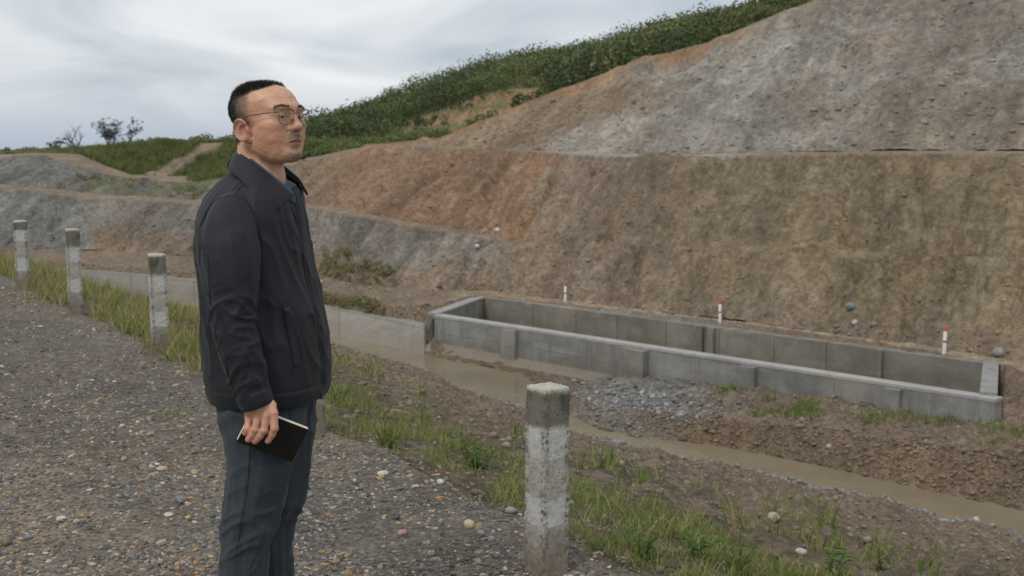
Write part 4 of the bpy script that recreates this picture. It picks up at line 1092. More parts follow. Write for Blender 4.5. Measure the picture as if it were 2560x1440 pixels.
weed(1600, 1395, 120, 'bushy green weed close to the right side of the front post', 12, .012, .06, .5, per=8, seed=6)
weed(2085, 1440, 110, 'broad leaved weed at the bottom right, by the white stone', 4, .024, .085, .35, col=(.12, .20, .045), per=7, seed=7)
weed(2200, 1420, 90, 'yellow green sprig right of the broad leaved weed', 9, .006, .05, .5, col=(.20, .23, .06), per=7, seed=8)
weed(850, 1010, 100, 'leafy weed right beside the hem of the man\'s jacket', 8, .010, .06, .45, per=8, seed=9)
weed(1840, 1430, 110, 'dense green weed right of the leafy one by the post', 9, .012, .07, .4, per=8, col=(.09, .17, .035), seed=10)
# ------------------------------------------------------------------ the man
MD = 3.45
def PM(u, v, dy=0.0): return at_d(u, v, MD + dy)
S2 = PM(655, 700)[:2] / np.linalg.norm(PM(655, 700)[:2])        # level line of sight to the man
R2 = np.array((S2[1], -S2[0]))
R3, S3 = np.array((*R2, 0.)), np.array((*S2, 0.))

class Field:
    """signed distances on a rectilinear grid; negative inside"""
    def __init__(s, xs, ys, zs):
        s.xs, s.ys, s.zs = (np.asarray(q, np.float32) for q in (xs, ys, zs))
        s.A = np.full((len(xs), len(ys), len(zs)), .06, np.float32)
    def block(s, lo, hi):
        sl = []
        for ax, a, b in zip((s.xs, s.ys, s.zs), lo, hi):
            i0 = max(int(np.searchsorted(ax, a)) - 1, 0); i1 = min(int(np.searchsorted(ax, b)) + 1, len(ax)); sl.append(slice(i0, i1))
        return tuple(sl), s.xs[sl[0]][:, None, None], s.ys[sl[1]][None, :, None], s.zs[sl[2]][None, None, :]
    def cone(s, a, b, ra, rb, k=.01, sub=False):
        a, b = np.asarray(a, np.float32), np.asarray(b, np.float32); m = max(ra, rb) + k + .03
        sl, x, y, z = s.block(np.minimum(a, b) - m, np.maximum(a, b) + m)
        ab = b - a; q = float(ab @ ab) + 1e-12
        h = np.clip(((x - a[0]) * ab[0] + (y - a[1]) * ab[1] + (z - a[2]) * ab[2]) / q, 0, 1)
        d = np.sqrt((x - a[0] - h * ab[0]) ** 2 + (y - a[1] - h * ab[1]) ** 2 + (z - a[2] - h * ab[2]) ** 2) - (ra + (rb - ra) * h)
        s.A[sl] = smax(s.A[sl], -d, k) if sub else smin(s.A[sl], d, k)
    def chain(s, pts, rads, k=.01):
        for i in range(len(pts) - 1): s.cone(pts[i], pts[i + 1], rads[i], rads[i + 1], k)
    def mesh(s):
        A = s.A; S = A < 0
        c = [S[dx:A.shape[0] - 1 + dx, dy:A.shape[1] - 1 + dy, dz:A.shape[2] - 1 + dz] for dx in (0, 1) for dy in (0, 1) for dz in (0, 1)]
        anyb = c[0].copy(); allb = c[0].copy()
        for q in c[1:]: anyb |= q; allb &= q
        I, J, K = np.nonzero(anyb & ~allb); n = len(I)
        idx = np.full(anyb.shape, -1, np.int32); idx[I, J, K] = np.arange(n)
        pos = np.zeros((n, 3)); cnt = np.zeros(n)
        ax = (s.xs, s.ys, s.zs)
        for a_ in range(3):
            o = [q for q in range(3) if q != a_]
            for e0 in (0, 1):
                for e1 in (0, 1):
                    p0 = [I, J, K]; p0[o[0]] = p0[o[0]] + e0; p0[o[1]] = p0[o[1]] + e1
                    p1 = list(p0); p1[a_] = p1[a_] + 1
                    v0 = A[p0[0], p0[1], p0[2]]; v1 = A[p1[0], p1[1], p1[2]]
                    m = (v0 < 0) != (v1 < 0); tq = np.where(m, v0 / np.where(m, v0 - v1, 1), 0)
                    for ci in range(3):
                        c0 = ax[ci][p0[ci]]; c1 = ax[ci][p1[ci]]
                        pos[:, ci] += np.where(m, c0 + (c1 - c0) * tq, 0)
                    cnt += m
        pos /= cnt[:, None]
        F = []
        for a_ in range(3):
            sl0 = [slice(1, -1)] * 3; sl1 = [slice(1, -1)] * 3
            sl0[a_] = slice(0, -1); sl1[a_] = slice(1, None)
            s0, s1 = S[tuple(sl0)], S[tuple(sl1)]
            E = np.array(np.nonzero(s0 != s1)); 
            for q in range(3):
                if q != a_: E[q] += 1
            o = [q for q in range(3) if q != a_]
            def cell(e0, e1):
                P = E.copy(); P[o[0]] -= e0; P[o[1]] -= e1; return idx[P[0], P[1], P[2]]
            quad = np.stack([cell(1, 1), cell(0, 1), cell(0, 0), cell(1, 0)], -1)
            ins = S[tuple(E)]
            flip = ins if a_ != 1 else ~ins
            quad = np.where(flip[:, None], quad, quad[:, ::-1])
            F.append(quad)
        F = np.concatenate(F); F = F[(F >= 0).all(1)]
        return pos, F
def smin(a, b, k):
    if k <= 0: return np.minimum(a, b)
    h = np.maximum(k - np.abs(a - b), 0) / k
    return np.minimum(a, b) - h * h * k * .25
def smax(a, b, k): return -smin(-a, -b, k)

# --- head frame
YAW, TILT = math.radians(42), math.radians(1.5)
HC = PM(659, 298, -.01)
ex = (R3 * math.cos(YAW) - S3 * math.sin(YAW)) * math.cos(TILT) + np.array((0, 0, math.sin(TILT)))
ey = R3 * math.sin(YAW) + S3 * math.cos(YAW)
ez = np.cross(ex, ey)
HR = np.stack([ex, ey, ez], 0)                    # rows: local axes in the world
def H2W(p): return HC + np.asarray(p, float) @ HR
def W2H(p): return (np.asarray(p, float) - HC) @ HR.T

xs = np.arange(PM(486, 600)[0], PM(835, 600)[0], .0023)
ys = np.concatenate([np.arange(MD - .33, MD + .12, .0023), np.arange(MD + .12, MD + .29, .008)])
zs = np.concatenate([np.arange(-.01, .61, .022), np.arange(.61, .79, .0024), np.arange(.79, 1.40, .020), np.arange(1.40, 1.73, .0020)])
B = Field(xs, ys, zs)
FWD = R3 * math.cos(math.radians(20)) - S3 * math.sin(math.radians(20)); LFT = R3 * math.sin(math.radians(20)) + S3 * math.cos(math.radians(20))
# trunk and limbs (under the clothes)
pelvis, waist, chest = PM(660, 960), PM(660, 860), PM(640, 640)
B.cone(pelvis - LFT * .07, waist - LFT * .06, .105, .11, .05); B.cone(pelvis + LFT * .07, waist + LFT * .06, .105, .11, .05)
B.cone(waist - LFT * .06, chest - LFT * .08, .11, .105, .05); B.cone(waist + LFT * .06, chest + LFT * .08, .11, .105, .05)
shR, shL = PM(640, 548) - LFT * .14, PM(640, 548) + LFT * .14
B.cone(shR, shL, .055, .055, .05)
B.chain([shR, PM(576, 790, -.245), PM(632, 1000, -.238)], [.05, .042, .030], .02)
lel, lwr = PM(668, 790) + S3 * .215, PM(700, 990) + S3 * .20
B.chain([shL, lel, lwr], [.05, .042, .030], .02)
B.chain([lwr, lwr + np.array((.01, 0, -.06)), lwr + np.array((.015, 0, -.12))], [.03, .03, .022], .02)
B.chain([PM(655, 985) - S3 * .07, PM(632, 1300) - S3 * .095, PM(606, 1600) - S3 * .095], [.078, .050, .038], .03)
B.chain([PM(672, 985) + S3 * .07, PM(685, 1300) + S3 * .10, PM(668, 1600) + S3 * .11], [.078, .050, .038], .03)
# neck
B.chain([PM(640, 540, 0.0), PM(650, 450, -.005), H2W((-.020, 0, -.055))], [.075, .066, .060], .03)
# --- head, in its own frame
lo = HC - .21; hi = HC + .19
sl, gx_, gy_, gz_ = B.block(lo, hi)
P3 = np.stack(np.broadcast_arrays(gx_ - HC[0], gy_ - HC[1], gz_ - HC[2]), -1).astype(np.float32)
LX, LY, LZ_ = (P3 @ HR[i].astype(np.float32) for i in range(3))
AY = np.abs(LY)
def ell(c, r, y=None):
    y = AY if y is None else y
    qx, qy, qz = (LX - c[0]) / r[0], (y - c[1]) / r[1], (LZ_ - c[2]) / r[2]
    k0 = np.sqrt(qx * qx + qy * qy + qz * qz); k1 = np.sqrt((qx / r[0]) ** 2 + (qy / r[1]) ** 2 + (qz / r[2]) ** 2) + 1e-6
    return k0 * (k0 - 1) / k1
def cap(a, b, ra, rb, y=None):
    y = AY if y is None else y
    a, b = np.array(a, np.float32), np.array(b, np.float32); ab = b - a; q = float(ab @ ab)
    h = np.clip(((LX - a[0]) * ab[0] + (y - a[1]) * ab[1] + (LZ_ - a[2]) * ab[2]) / q, 0, 1)
    return np.sqrt((LX - a[0] - h * ab[0]) ** 2 + (y - a[1] - h * ab[1]) ** 2 + (LZ_ - a[2] - h * ab[2]) ** 2) - (ra + (rb - ra) * h)
D = ell((-.010, 0, .028), (.094, .078, .072))                                  # skull
D = smin(D, ell((.041, 0, .040), (.061, .066, .050)), .03)                     # forehead
D = smin(D, ell((.046, 0, -.040), (.062, .068, .075)), .03)                    # face
D = smin(D, ell((.050, 0, -.082), (.056, .056, .040)), .025)                   # jaw
D = smin(D, cap((.100, 0, -.104), (.092, .016, -.102), .019, .018), .022)      # chin
D = smin(D, cap((.005, .052, -.068), (.070, .040, -.098), .022, .018), .03)    # jaw line
D = smin(D, ell((.066, .046, -.046), (.034, .030, .036)), .03)                 # cheeks
D = smin(D, ell((.076, .052, -.018), (.026, .022, .018)), .02)                 # cheek bones
D = smin(D, cap((.100, .012, .027), (.086, .056, .026), .0125, .011), .02)     # brow
D = smin(D, ell((.012, .0, -.092), (.050, .044, .028)), .022)                   # under the chin
D = smax(D, -ell((.118, .036, .002), (.020, .020, .014)), .016)                # eye sockets
D = smax(D, -ell((.05, .088, .018), (.035, .012, .022)), .02)                  # temples
D = smin(D, ell((.0888, .036, .002), (.0150, .0170, .0140)), .006)             # lids
D = smax(D, -ell((.1035, .0365, .0005), (.0105, .0122, .0030)), .0022)         # lid opening
D = smin(D, cap((.086, .022, .0125), (.086, .052, .0085), .0135, .0115), .007) # upper lid fold
D = smin(D, cap((.094, .026, -.014), (.088, .046, -.012), .0085, .0075), .009) # bags
D = smin(D, cap((.105, 0, .012), (.122, 0, -.022), .0085, .0112), .011)        # nose
D = smin(D, ell((.1245, 0, -.0265), (.0125, .0125, .0105)), .009)
D = smin(D, ell((.1125, .0150, -.0305), (.0115, .0078, .0085)), .007)          # nostril wings
D = smax(D, -ell((.1205, .0075, -.0385), (.0055, .0038, .0045)), .003)         # nostrils
D = smin(D, ell((.098, 0, -.060), (.022, .030, .022)), .016)                   # mouth region
D = smin(D, cap((.1175, .0035, -.0600), (.1060, .0235, -.0665), .0052, .0030), .004)   # upper lip
D = smin(D, cap((.1165, .0, -.0735), (.1055, .0215, -.0685), .0064, .0034), .004)      # lower lip
D = smax(D, -cap((.1232, 0, -.0668), (.1085, .0262, -.0680), .0016, .0012), .0025)     # mouth line
D = smax(D, -cap((.1070, .0235, -.038), (.0985, .0380, -.064), .0008, .0008), .006)     # nose to mouth fold
D = smax(D, -ell((.117, 0, -.0865), (.007, .018, .0045)), .008)
# ears
ea, et = math.radians(-14), .0
EX = (LX - .008) * math.cos(ea) - (LZ_ + .032) * math.sin(ea); EZ = (LX - .008) * math.sin(ea) + (LZ_ + .032) * math.cos(ea); EY = AY - .0815 + .35 * (LX - .012)
def eel(c, r):
    qx, qy, qz = (EX - c[0]) / r[0], (EY - c[1]) / r[1], (EZ - c[2]) / r[2]
    k0 = np.sqrt(qx * qx + qy * qy + qz * qz); k1 = np.sqrt((qx / r[0]) ** 2 + (qy / r[1]) ** 2 + (qz / r[2]) ** 2) + 1e-6
    return k0 * (k0 - 1) / k1
Ear = eel((-.008, .002, .0), (.0190, .0072, .0300))
Ear = smin(Ear, eel((-.001, -.001, -.028), (.0095, .0065, .010)), .008)
Ear = smax(Ear, -eel((-.0075, .0100, .001), (.0132, .0105, .0220)), .002)
rim = np.abs(np.sqrt(((EX + .0085) / .0185) ** 2 + ((EZ - .002) / .0285) ** 2) - 1) * .022
rim = np.sqrt(rim ** 2 + (EY - .0065) ** 2) - .0036
rim = np.where((EX > .004) & (EZ < .014), .05, rim)
Ear = smin(Ear, rim, .004)
anti = np.sqrt((np.abs(np.sqrt(((EX + .0055) / .0105) ** 2 + ((EZ + .001) / .0185) ** 2) - 1) * .014) ** 2 + (EY - .0045) ** 2) - .0026
anti = np.where(EX > -.002, .05, anti)
Ear = smin(Ear, anti, .004)
Ear = smin(Ear, eel((.0065, .0015, -.004), (.0045, .0055, .0075)), .005)
D = smin(D, Ear, .005)
D = np.where(LZ_ < -.15, .06, D)
B.A[sl] = smin(B.A[sl], D.astype(np.float32), .012)
# --- right hand, closed on the notebook
HDY = -.250
def hp(u, v, dy=0.0): return PM(u, v, HDY + dy)
wr = PM(640, 1000, -.24)
mcp = [hp(623, 1046, .004), hp(645, 1043, -.008), hp(667, 1038, -.012), hp(684, 1030, -.008)]
for q, r0, r1 in zip(mcp, (.019, .021, .021, .018), (.0105, .0112, .0115, .0110)): B.cone(wr * .45 + PM(646, 1020, -.245) * .55 + (q - np.mean(mcp, 0)) * .45, q, r0, r1, .012)
B.cone(PM(628, 1022, -.240), PM(676, 1012, -.243), .017, .017, .014)
B.cone(mcp[0], mcp[3], .0095, .0095, .008)
fing = [([(619, 1073, -.010), (613, 1083, -.004)], (.0102, .0096, .0084)),
        ([(637, 1075, -.018), (621, 1099, -.010)], (.0112, .0106, .0090)),
        ([(660, 1076, -.020), (637, 1103, -.010)], (.0115, .0108, .0091)),
        ([(686, 1071, -.017), (670, 1102, -.009)], (.0113, .0107, .0089))]
TIPS = []
for q, (pp, rr) in zip(mcp, fing):
    a_ = q; b_ = hp(*pp[0]); c_ = hp(*pp[1]); mid = (b_ + c_) / 2 + np.array((.002, -.0015, 0))
    B.cone(a_, b_, rr[0], rr[1], .004); B.cone(b_, b_, rr[1] * 1.03, rr[1] * 1.03, .003); B.cone(b_, mid, rr[1], (rr[1] + rr[2]) / 2, .003); B.cone(mid, c_, (rr[1] + rr[2]) / 2, rr[2], .003)
    TIPS.append((b_, c_))
# thumb behind the notebook
B.chain([PM(664, 1018, -.238), hp(676, 1045, .030), hp(668, 1085, .036)], [.015, .0115, .009], .006)
V, F = B.mesh()
# slight unevenness of the skin
_n = np.zeros_like(V); _f = np.cross(V[F[:, 2]] - V[F[:, 0]], V[F[:, 3]] - V[F[:, 1]])
for q in range(4): np.add.at(_n, F[:, q], _f)
_n /= np.linalg.norm(_n, axis=1)[:, None] + 1e-9
_h = V[:, 2] > 1.36; _hd = (V[:, 2] < .80) & (V[:, 2] > .60)
_k = _h | _hd
V[_k] += _n[_k] * (.0007 * fbm(V[_k, 0] * 60, V[_k, 1] * 60, V[_k, 2] * 60, 2) + .00035 * fbm(V[_k, 0] * 170, V[_k, 1] * 170, V[_k, 2] * 170, 2))[:, None]
_l = W2H(V); _fw = _h & (_l[:, 0] > .06) & (_l[:, 2] > .044) & (_l[:, 2] < .078)
V[_fw] -= _n[_fw] * (.0005 * np.clip(np.sin(_l[_fw, 2] * 2 * np.pi / .0105 + 8 * np.abs(_l[_fw, 1])), 0, 1) ** 3)[:, None]
del B, P3, EX, EY, EZ, Ear, rim, anti
# --- skin colour
Lc = W2H(V); x, y, z = Lc.T; ay = np.abs(y)
head = (V[:, 2] > 1.36)
skin = np.tile(C(.58, .325, .212), (len(V), 1))
nz = fbm(x * 38, y * 38, z * 38, 4); nb2 = fbm(x * 13, y * 13, z * 13 + 4, 3)
nb3 = fbm(x * 75, y * 75, z * 75 + 9, 3)
skin *= (1 + .09 * nz + .09 * nb2 + .08 * nb3)[:, None]
skin[:, 1] *= 1 - .05 * np.clip(nb2, -1, 1)
g = lambda c, r: np.exp(-(((x - c[0]) / r) ** 2 + ((ay - c[1]) / r) ** 2 + ((z - c[2]) / r) ** 2))
def tintz(col, w): 
    global skin
    skin = np.where(head[:, None], lerp(skin, np.asarray(col), w), skin)
tintz((.47, .21, .118), .8 * g((.06, .06, -.045), .045))
tintz((.42, .19, .135), .6 * g((.12, .0, -.028), .018))
tintz((.44, .18, .125), .85 * np.exp(-((ay - .088) / .012) ** 2) * (np.abs(x) < .04) * (np.abs(z + .03) < .05))
tintz((.36, .19, .13), .5 * g((.10, .036, -.012), .016))
stub = (nz > -.2) * np.exp(-(((x - .112) / .02) ** 2 + (ay / .026) ** 2 + ((z + .052) / .0085) ** 2)) + np.exp(-(((x - .105) / .03) ** 2 + (ay / .022) ** 2 + ((z + .106) / .012) ** 2))
tintz((.14, .105, .09), .75 * np.clip(stub * 1.3, 0, 1))
lipm = np.clip(1.3 - np.sqrt((ay / .0245) ** 2 + ((z + .0668 + .06 * ay) / (.0085 * np.clip(1.1 - ay / .03, .2, 1))) ** 2), 0, 1) * (x > .098)
tintz((.33, .115, .10), np.clip(lipm * 3, 0, 1) * .9)
tintz((.11, .05, .045), .8 * np.exp(-((z + .0672 + .03 * ay) / .0012) ** 2) * (ay < .025) * (x > .103))
tintz((.05, .035, .03), .85 * np.exp(-((z - .0042 + .5 * (ay - .036) ** 2 * 30) / .0013) ** 2) * (np.abs(ay - .0365) < .0135) * (x > .09))
tintz((.07, .04, .035), .8 * np.exp(-(((ay - .0075) / .004) ** 2 + ((z + .0395) / .003) ** 2)) * (x > .112))
xb = np.interp(z, [-.03, .03, .060, .070, .078, .085, .10], [.004, .008, .010, .014, .026, .048, .054])
xb = xb - .02 * np.clip((ay - .05) / .03, 0, 1) * (z > .06)
nape = np.interp(x, [-.1, -.04, -.012, .012], [-.072, -.068, -.030, -.012])
hairm = sstep(-.015, .011, xb - x + .007 * nz) * sstep(-.006, .010, z - nape) * head * (1 - (np.exp(-((ay - .09) / .010) ** 2) * (x > -.030) * (z < .004)))
topw = np.clip(sstep(.058, .076, z) + sstep(.02, .065, -x) * .75, 0, 1)
tintz((.036, .031, .029), hairm * np.clip(.55 + .35 * sstep(-.01, .05, -x) + .25 * sstep(.045, .075, z) + .25 * topw, 0, .96) * (1 + .14 * nz))
def to_px(P_):
    q = P_ - np.array((0, 0, CAM_H)); f_ = q[:, 1] * CP - q[:, 2] * SP; up_ = q[:, 1] * SP + q[:, 2] * CP
    return UC + FPX * q[:, 0] / f_, VC - FPX * up_ / f_
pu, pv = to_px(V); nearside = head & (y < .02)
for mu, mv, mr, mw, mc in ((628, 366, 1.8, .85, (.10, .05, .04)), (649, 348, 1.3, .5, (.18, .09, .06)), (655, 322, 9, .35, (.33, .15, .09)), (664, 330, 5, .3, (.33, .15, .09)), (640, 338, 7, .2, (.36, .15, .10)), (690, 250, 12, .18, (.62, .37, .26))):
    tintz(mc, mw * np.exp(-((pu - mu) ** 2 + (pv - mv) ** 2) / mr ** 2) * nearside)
hand = (V[:, 2] < .80) & (V[:, 2] > .58) & (V[:, 1] < MD - .18)
skin[hand] = C(.54, .28, .19) * (1 + .10 * fbm(V[hand, 0] * 60, V[hand, 1] * 60, V[hand, 2] * 60, 3))[:, None]
for b_, c_ in TIPS:
    for p_, r_, cc in ((b_, .009, (.36, .15, .11)), (c_, .009, (.47, .22, .165))):
        w_ = np.exp(-np.sum((V - p_) ** 2, 1) / r_ ** 2) * hand; skin = lerp(skin, C(*cc), .5 * w_)
T = NT('skin'); sc_ = T.attr('tint'); pn = T.noise(T.pos(), 900, 2, .5); wn_ = T.noise(T.pos(), 160, 3, .6)
M_SKIN = T.fin(sc_, T.range(wn_, .3, .7, .36, .52), T.bump(T.math('ADD', pn, wn_), .18, .0012), Subsurface_Weight=.04, Subsurface_Radius=(.012, .005, .003), Specular_IOR_Level=.4)
man = empty('person', (float(PM(640, 1600)[0]), MD, 0.0))
tag(man, 'man in a dark zip jacket and slate trousers looking to the right', 'person')
MO = np.array(man.location)
def mpart(name, V, F, mat, attrs=None, smooth=True, parent=None, **kw):
    return mesh_np(name, np.asarray(V) - MO, F, mat, parent or man, smooth, attrs=attrs, **kw)
body = mpart('body', V, F, M_SKIN, {'tint': np.clip(skin, .01, .8)})

# normals of the body surface for hair roots
nrmV = np.zeros_like(V); fn_ = np.cross(V[F[:, 2]] - V[F[:, 0]], V[F[:, 3]] - V[F[:, 1]])
for q in range(4): np.add.at(nrmV, F[:, q], fn_)
nrmV /= np.linalg.norm(nrmV, axis=1)[:, None] + 1e-9
def strands(name, idx, length, width, direc, col, parent=None, jit=.25):
    n = len(idx); P = V[idx] + rng.normal(0, .0008, (n, 3)) - nrmV[idx] * .0006
    dv = direc + rng.normal(0, jit, (n, 3)); dv /= np.linalg.norm(dv, axis=1)[:, None]
    sd_ = np.cross(dv, rng.normal(size=(n, 3))); sd_ /= np.linalg.norm(sd_, axis=1)[:, None]
    L_ = (length * rng.uniform(.7, 1.2, n))[:, None]; w_ = np.broadcast_to(np.asarray(width), (n,))[:, None]
    Q = np.stack([P - sd_ * w_, P + sd_ * w_, P + dv * L_ * .6 + sd_ * w_ * .7, P + dv * L_, P + dv * L_ * .6 - sd_ * w_ * .7], 1).reshape(-1, 3)
    f0 = np.array([(0, 1, 2), (0, 2, 4), (4, 2, 3)]); Fs = (f0[None] + (np.arange(n) * 5)[:, None, None]).reshape(-1, 3)
    return tag(mpart(name, Q, Fs, M_HAIR, {'tint': np.repeat(np.asarray(col) * rng.uniform(.6, 1.5, (n, 1)), 5, 0)}, smooth=False, parent=parent), kind='stuff')
T = NT('hair'); M_HAIR = T.fin(T.attr('tint'), .45, Specular_IOR_Level=.4)
w_ = hairm * (.02 + .98 * topw); pick = rng.choice(len(V), 13000, p=w_ / w_.sum())
xl, zl = Lc[pick, 0], Lc[pick, 2]
ln = .0030 + .0085 * sstep(.050, .082, zl) + .003 * sstep(.0, .06, -xl)
ln = ln + .003 * sstep(.03, .06, xl)
dirw = nrmV[pick] * 1.0 + np.outer(.55 * topw[pick], ez) + np.outer(.25 * sstep(.0, .06, xl), ex)
ln = ln * (.45 + .55 * hairm[pick])
strands('hair', pick, ln, .0005, dirw, (.034, .031, .029))
w_ = hairm * (1 - .7 * topw); pick = rng.choice(len(V), 9000, p=w_ / w_.sum())
strands('hair_fade', pick, np.full(9000, .0024), .0002, nrmV[pick] * .6 - np.outer(np.full(9000, .7), ez), (.04, .035, .032))
for s_ in (1, -1):
    cand = np.nonzero((y * s_ > .016) & (y * s_ < .062) & (x > .065) & (np.abs(z - (.031 + .10 * (ay - .02) - 3.2 * np.clip(ay - .035, 0, 1) ** 2 * 4)) < .0034) & (z > .02))[0]
    if len(cand): 
        p_ = rng.choice(cand, 420); strands('eyebrow', p_, np.full(420, .0060), .00030, nrmV[p_] * .35 + np.outer(np.full(420, s_ * 1.0), ey) + np.outer(np.full(420, .15), ez), (.035, .027, .022))
bw = np.clip(stub, 0, 1) * head; p_ = rng.choice(len(V), 700, p=bw / bw.sum())
strands('beard_stubble', p_, np.full(700, .0042), .00028, nrmV[p_] - np.outer(np.full(700, .8), ez), (.07, .06, .055))

# eyes
T = NT('eyeball'); gq = T.attr('tint'); M_EYE = T.fin(gq, .12, Specular_IOR_Level=.6)
V0, F0 = ICO3
for s_ in (1, -1):
    gaze = np.array((1, -.05, .02)); gaze /= np.linalg.norm(gaze)
    cs = V0 @ gaze; col = np.tile((.50, .46, .43), (len(V0), 1)); col = lerp(col, C(.045, .025, .016), sstep(.86, .885, cs)); col = lerp(col, C(.004, .004, .004), sstep(.965, .972, cs))
    E_ = H2W(np.array((.0895, .0362 * s_, .0018)) + V0 * .0124)
    mpart('eye', E_, F0, M_EYE, {'tint': col})

# --- clothes
def fabric(name, col, rough, sheen=.0, bump=.25, scale=900, var=.12):
    T = NT(name); P = T.pos()
    w1 = T.noise(P, scale, 2, .5); w2 = T.noise(P, 14, 4, .6); w3 = T.noise(P, 60, 3, .6)
    c = T.mix(1.0, (*col, 1), T.range(w2, .3, .7, 1 - var, 1 + var), 'MULTIPLY')
    c = T.mix(1.0, c, T.range(w3, .3, .7, 1 - var * .6, 1 + var * .6), 'MULTIPLY')
    h_ = T.math('ADD', T.math('MULTIPLY', w1, .2), T.math('ADD', T.math('MULTIPLY', w2, 1.0), T.math('MULTIPLY', w3, .25)))
    return T.fin(c, rough, T.bump(h_, bump, .006), Sheen_Weight=sheen, Specular_IOR_Level=.28)
M_JACK = fabric('dark_jacket_cloth', (.0155, .0168, .0215), .68, .06)
M_TROU = fabric('slate_trouser_cloth', (.040, .049, .060), .9, .05, .3)
M_SHIRT = fabric('blue_shirt_cloth', (.045, .075, .105), .8, .1)
M_ZIP = NT('zip_metal').fin((.07, .07, .073), .45, Metallic=.6)
M_SEAM = NT('seam_thread').fin((.010, .010, .012), .8)
M_SEAMT = NT('trouser_seam').fin((.022, .026, .034), .85)

def spl(pts, n):
    pts = np.asarray(pts, float); s_ = np.concatenate([[0], np.cumsum(np.linalg.norm(np.diff(pts[:, :3], axis=0), axis=1))])
    q = np.linspace(0, s_[-1], n); o = np.zeros((n, pts.shape[1]))
    m = np.gradient(pts, s_, axis=0)
    for i, v in enumerate(q):
        k = min(np.searchsorted(s_, v, 'right') - 1, len(s_) - 2); h_ = s_[k + 1] - s_[k]; t_ = (v - s_[k]) / h_
        o[i] = (2 * t_ ** 3 - 3 * t_ ** 2 + 1) * pts[k] + (t_ ** 3 - 2 * t_ ** 2 + t_) * h_ * m[k] + (-2 * t_ ** 3 + 3 * t_ ** 2) * pts[k + 1] + (t_ ** 3 - t_ ** 2) * h_ * m[k + 1]
    return o
TH_B = math.radians(20)
# torso levels: v, left px, right px, half width
TL = [(424, 590, 716, .072), (440, 566, 734, .095), (456, 545, 746, .125), (474, 529, 754, .155), (494, 515, 760, .180), (518, 504, 766, .196), (545, 496, 771, .204), (600, 494, 777, .210), (680, 498, 790, .212), (760, 503, 808, .214), (840, 509, 821, .216), (900, 514, 827, .218), (945, 519, 828, .218), (965, 523, 826, .214), (985, 527, 822, .210)]
tl = []
for v, l, r, b_ in TL:
    a0, a1 = PM(l, v)[0], PM(r, v)[0]; tl.append((PM(650, v)[2], (a0 + a1) / 2, math.sqrt(max(((a1 - a0) / 2) ** 2 - (b_ * math.sin(TH_B)) ** 2, .0009)) / math.cos(TH_B), b_))
tl = np.array(tl)[::-1]                         # rising z
def torso(phi, z, off=0.0, folds=True):
    """point on the jacket; phi = 0 at the front, positive towards the man's right"""
    phi, z = np.broadcast_arrays(np.asarray(phi, float), np.asarray(z, float))
    cx = np.interp(z, tl[:, 0], tl[:, 1]); a = np.interp(z, tl[:, 0], tl[:, 2]); b = np.interp(z, tl[:, 0], tl[:, 3])
    cs, sn = np.cos(phi), np.sin(phi); e_ = 2 / 2.35
    fx = np.sign(cs) * np.abs(cs) ** e_; fy = np.sign(sn) * np.abs(sn) ** e_
    disp = off
    if folds:
        env = sstep(tl[0, 0], tl[0, 0] + .12, z)
        low = 1 - sstep(1.05, 1.3, z)
        f1_ = fbm(phi * 1.6 + 1.2 * z, z * 4.2 - phi * 1.1, 3.3, 3)
        f2_ = 1 - np.abs(perlin(phi * 1.3 + z * 2.2, z * 3.6 - 1.6 * phi, 8.1)) * 1.6
        f3_ = 1 - np.abs(perlin(phi * 2.0 - z * 3, z * 1.6 + phi, 5.5)) * 1.6
        disp = disp + env * (.004 * f1_ + .0055 * np.clip(f2_, 0, 1) ** 5 + .006 * np.clip(f3_, 0, 1) ** 6) - .003
        disp = disp + .0025 * low * np.sin(phi * 5 + 2 * np.sin(z * 9)) * env
        disp = disp - .006
        blouse = np.exp(-((z - tl[0, 0] - .055) / .03) ** 2) * .002; disp = disp + blouse
    fx = fx * (a + disp); fy = fy * (b + disp)
    return np.stack([cx, np.full_like(cx, MD), z], -1) + fx[..., None] * FWD - fy[..., None] * LFT
ph = np.linspace(-math.pi, math.pi, 181)[:-1]
ztop = tl[-1, 0]; jz0_ = tl[0, 0]; zr = np.concatenate([np.linspace(tl[0, 0], tl[0, 0] + .1, 22), np.linspace(tl[0, 0] + .105, ztop, 120)])
PH, ZZ = np.meshgrid(ph, zr)
neck_drop = lambda p_, dr: dr * np.exp(-(p_ / .75) ** 2)
ZZ = jz0_ + (ZZ - jz0_) * (ztop - neck_drop(PH, .085) - jz0_) / (ztop - jz0_)
Vt = torso(PH, ZZ).reshape(-1, 3)
jacket = mpart('jacket', Vt, grid_faces(len(zr), len(ph), True), M_JACK)
def patch(name, phi0, phi1, z0, z1, off, mat, nphi=10, nz_=30, parent=None, slant=0.0, thick=.003):
    f_ = np.linspace(0, 1, nz_)[:, None]; g_ = np.linspace(0, 1, nphi)[None]
    PZ = z0 + (z1 - z0) * f_ + 0 * g_; PP = phi0 + (phi1 - phi0) * g_ + slant * f_
    edge = np.minimum(1, 8 * np.minimum(np.minimum(g_, 1 - g_) , np.minimum(f_, 1 - f_) * 3))
    Pt = torso(PP, PZ, off * edge - .001).reshape(-1, 3)
    o = mpart(name, Pt, grid_faces(nz_, nphi), mat, parent=None)
    o.parent = parent or jacket
    return o
def line_tube(name, pts, r, mat, parent, n=6):
    pts = np.asarray(pts); Vq, Fq = tubes([(pts, np.full(len(pts), r))], n)
    o = mpart(name, Vq, Fq, mat); o.parent = parent; return o
jz0 = tl[0, 0]
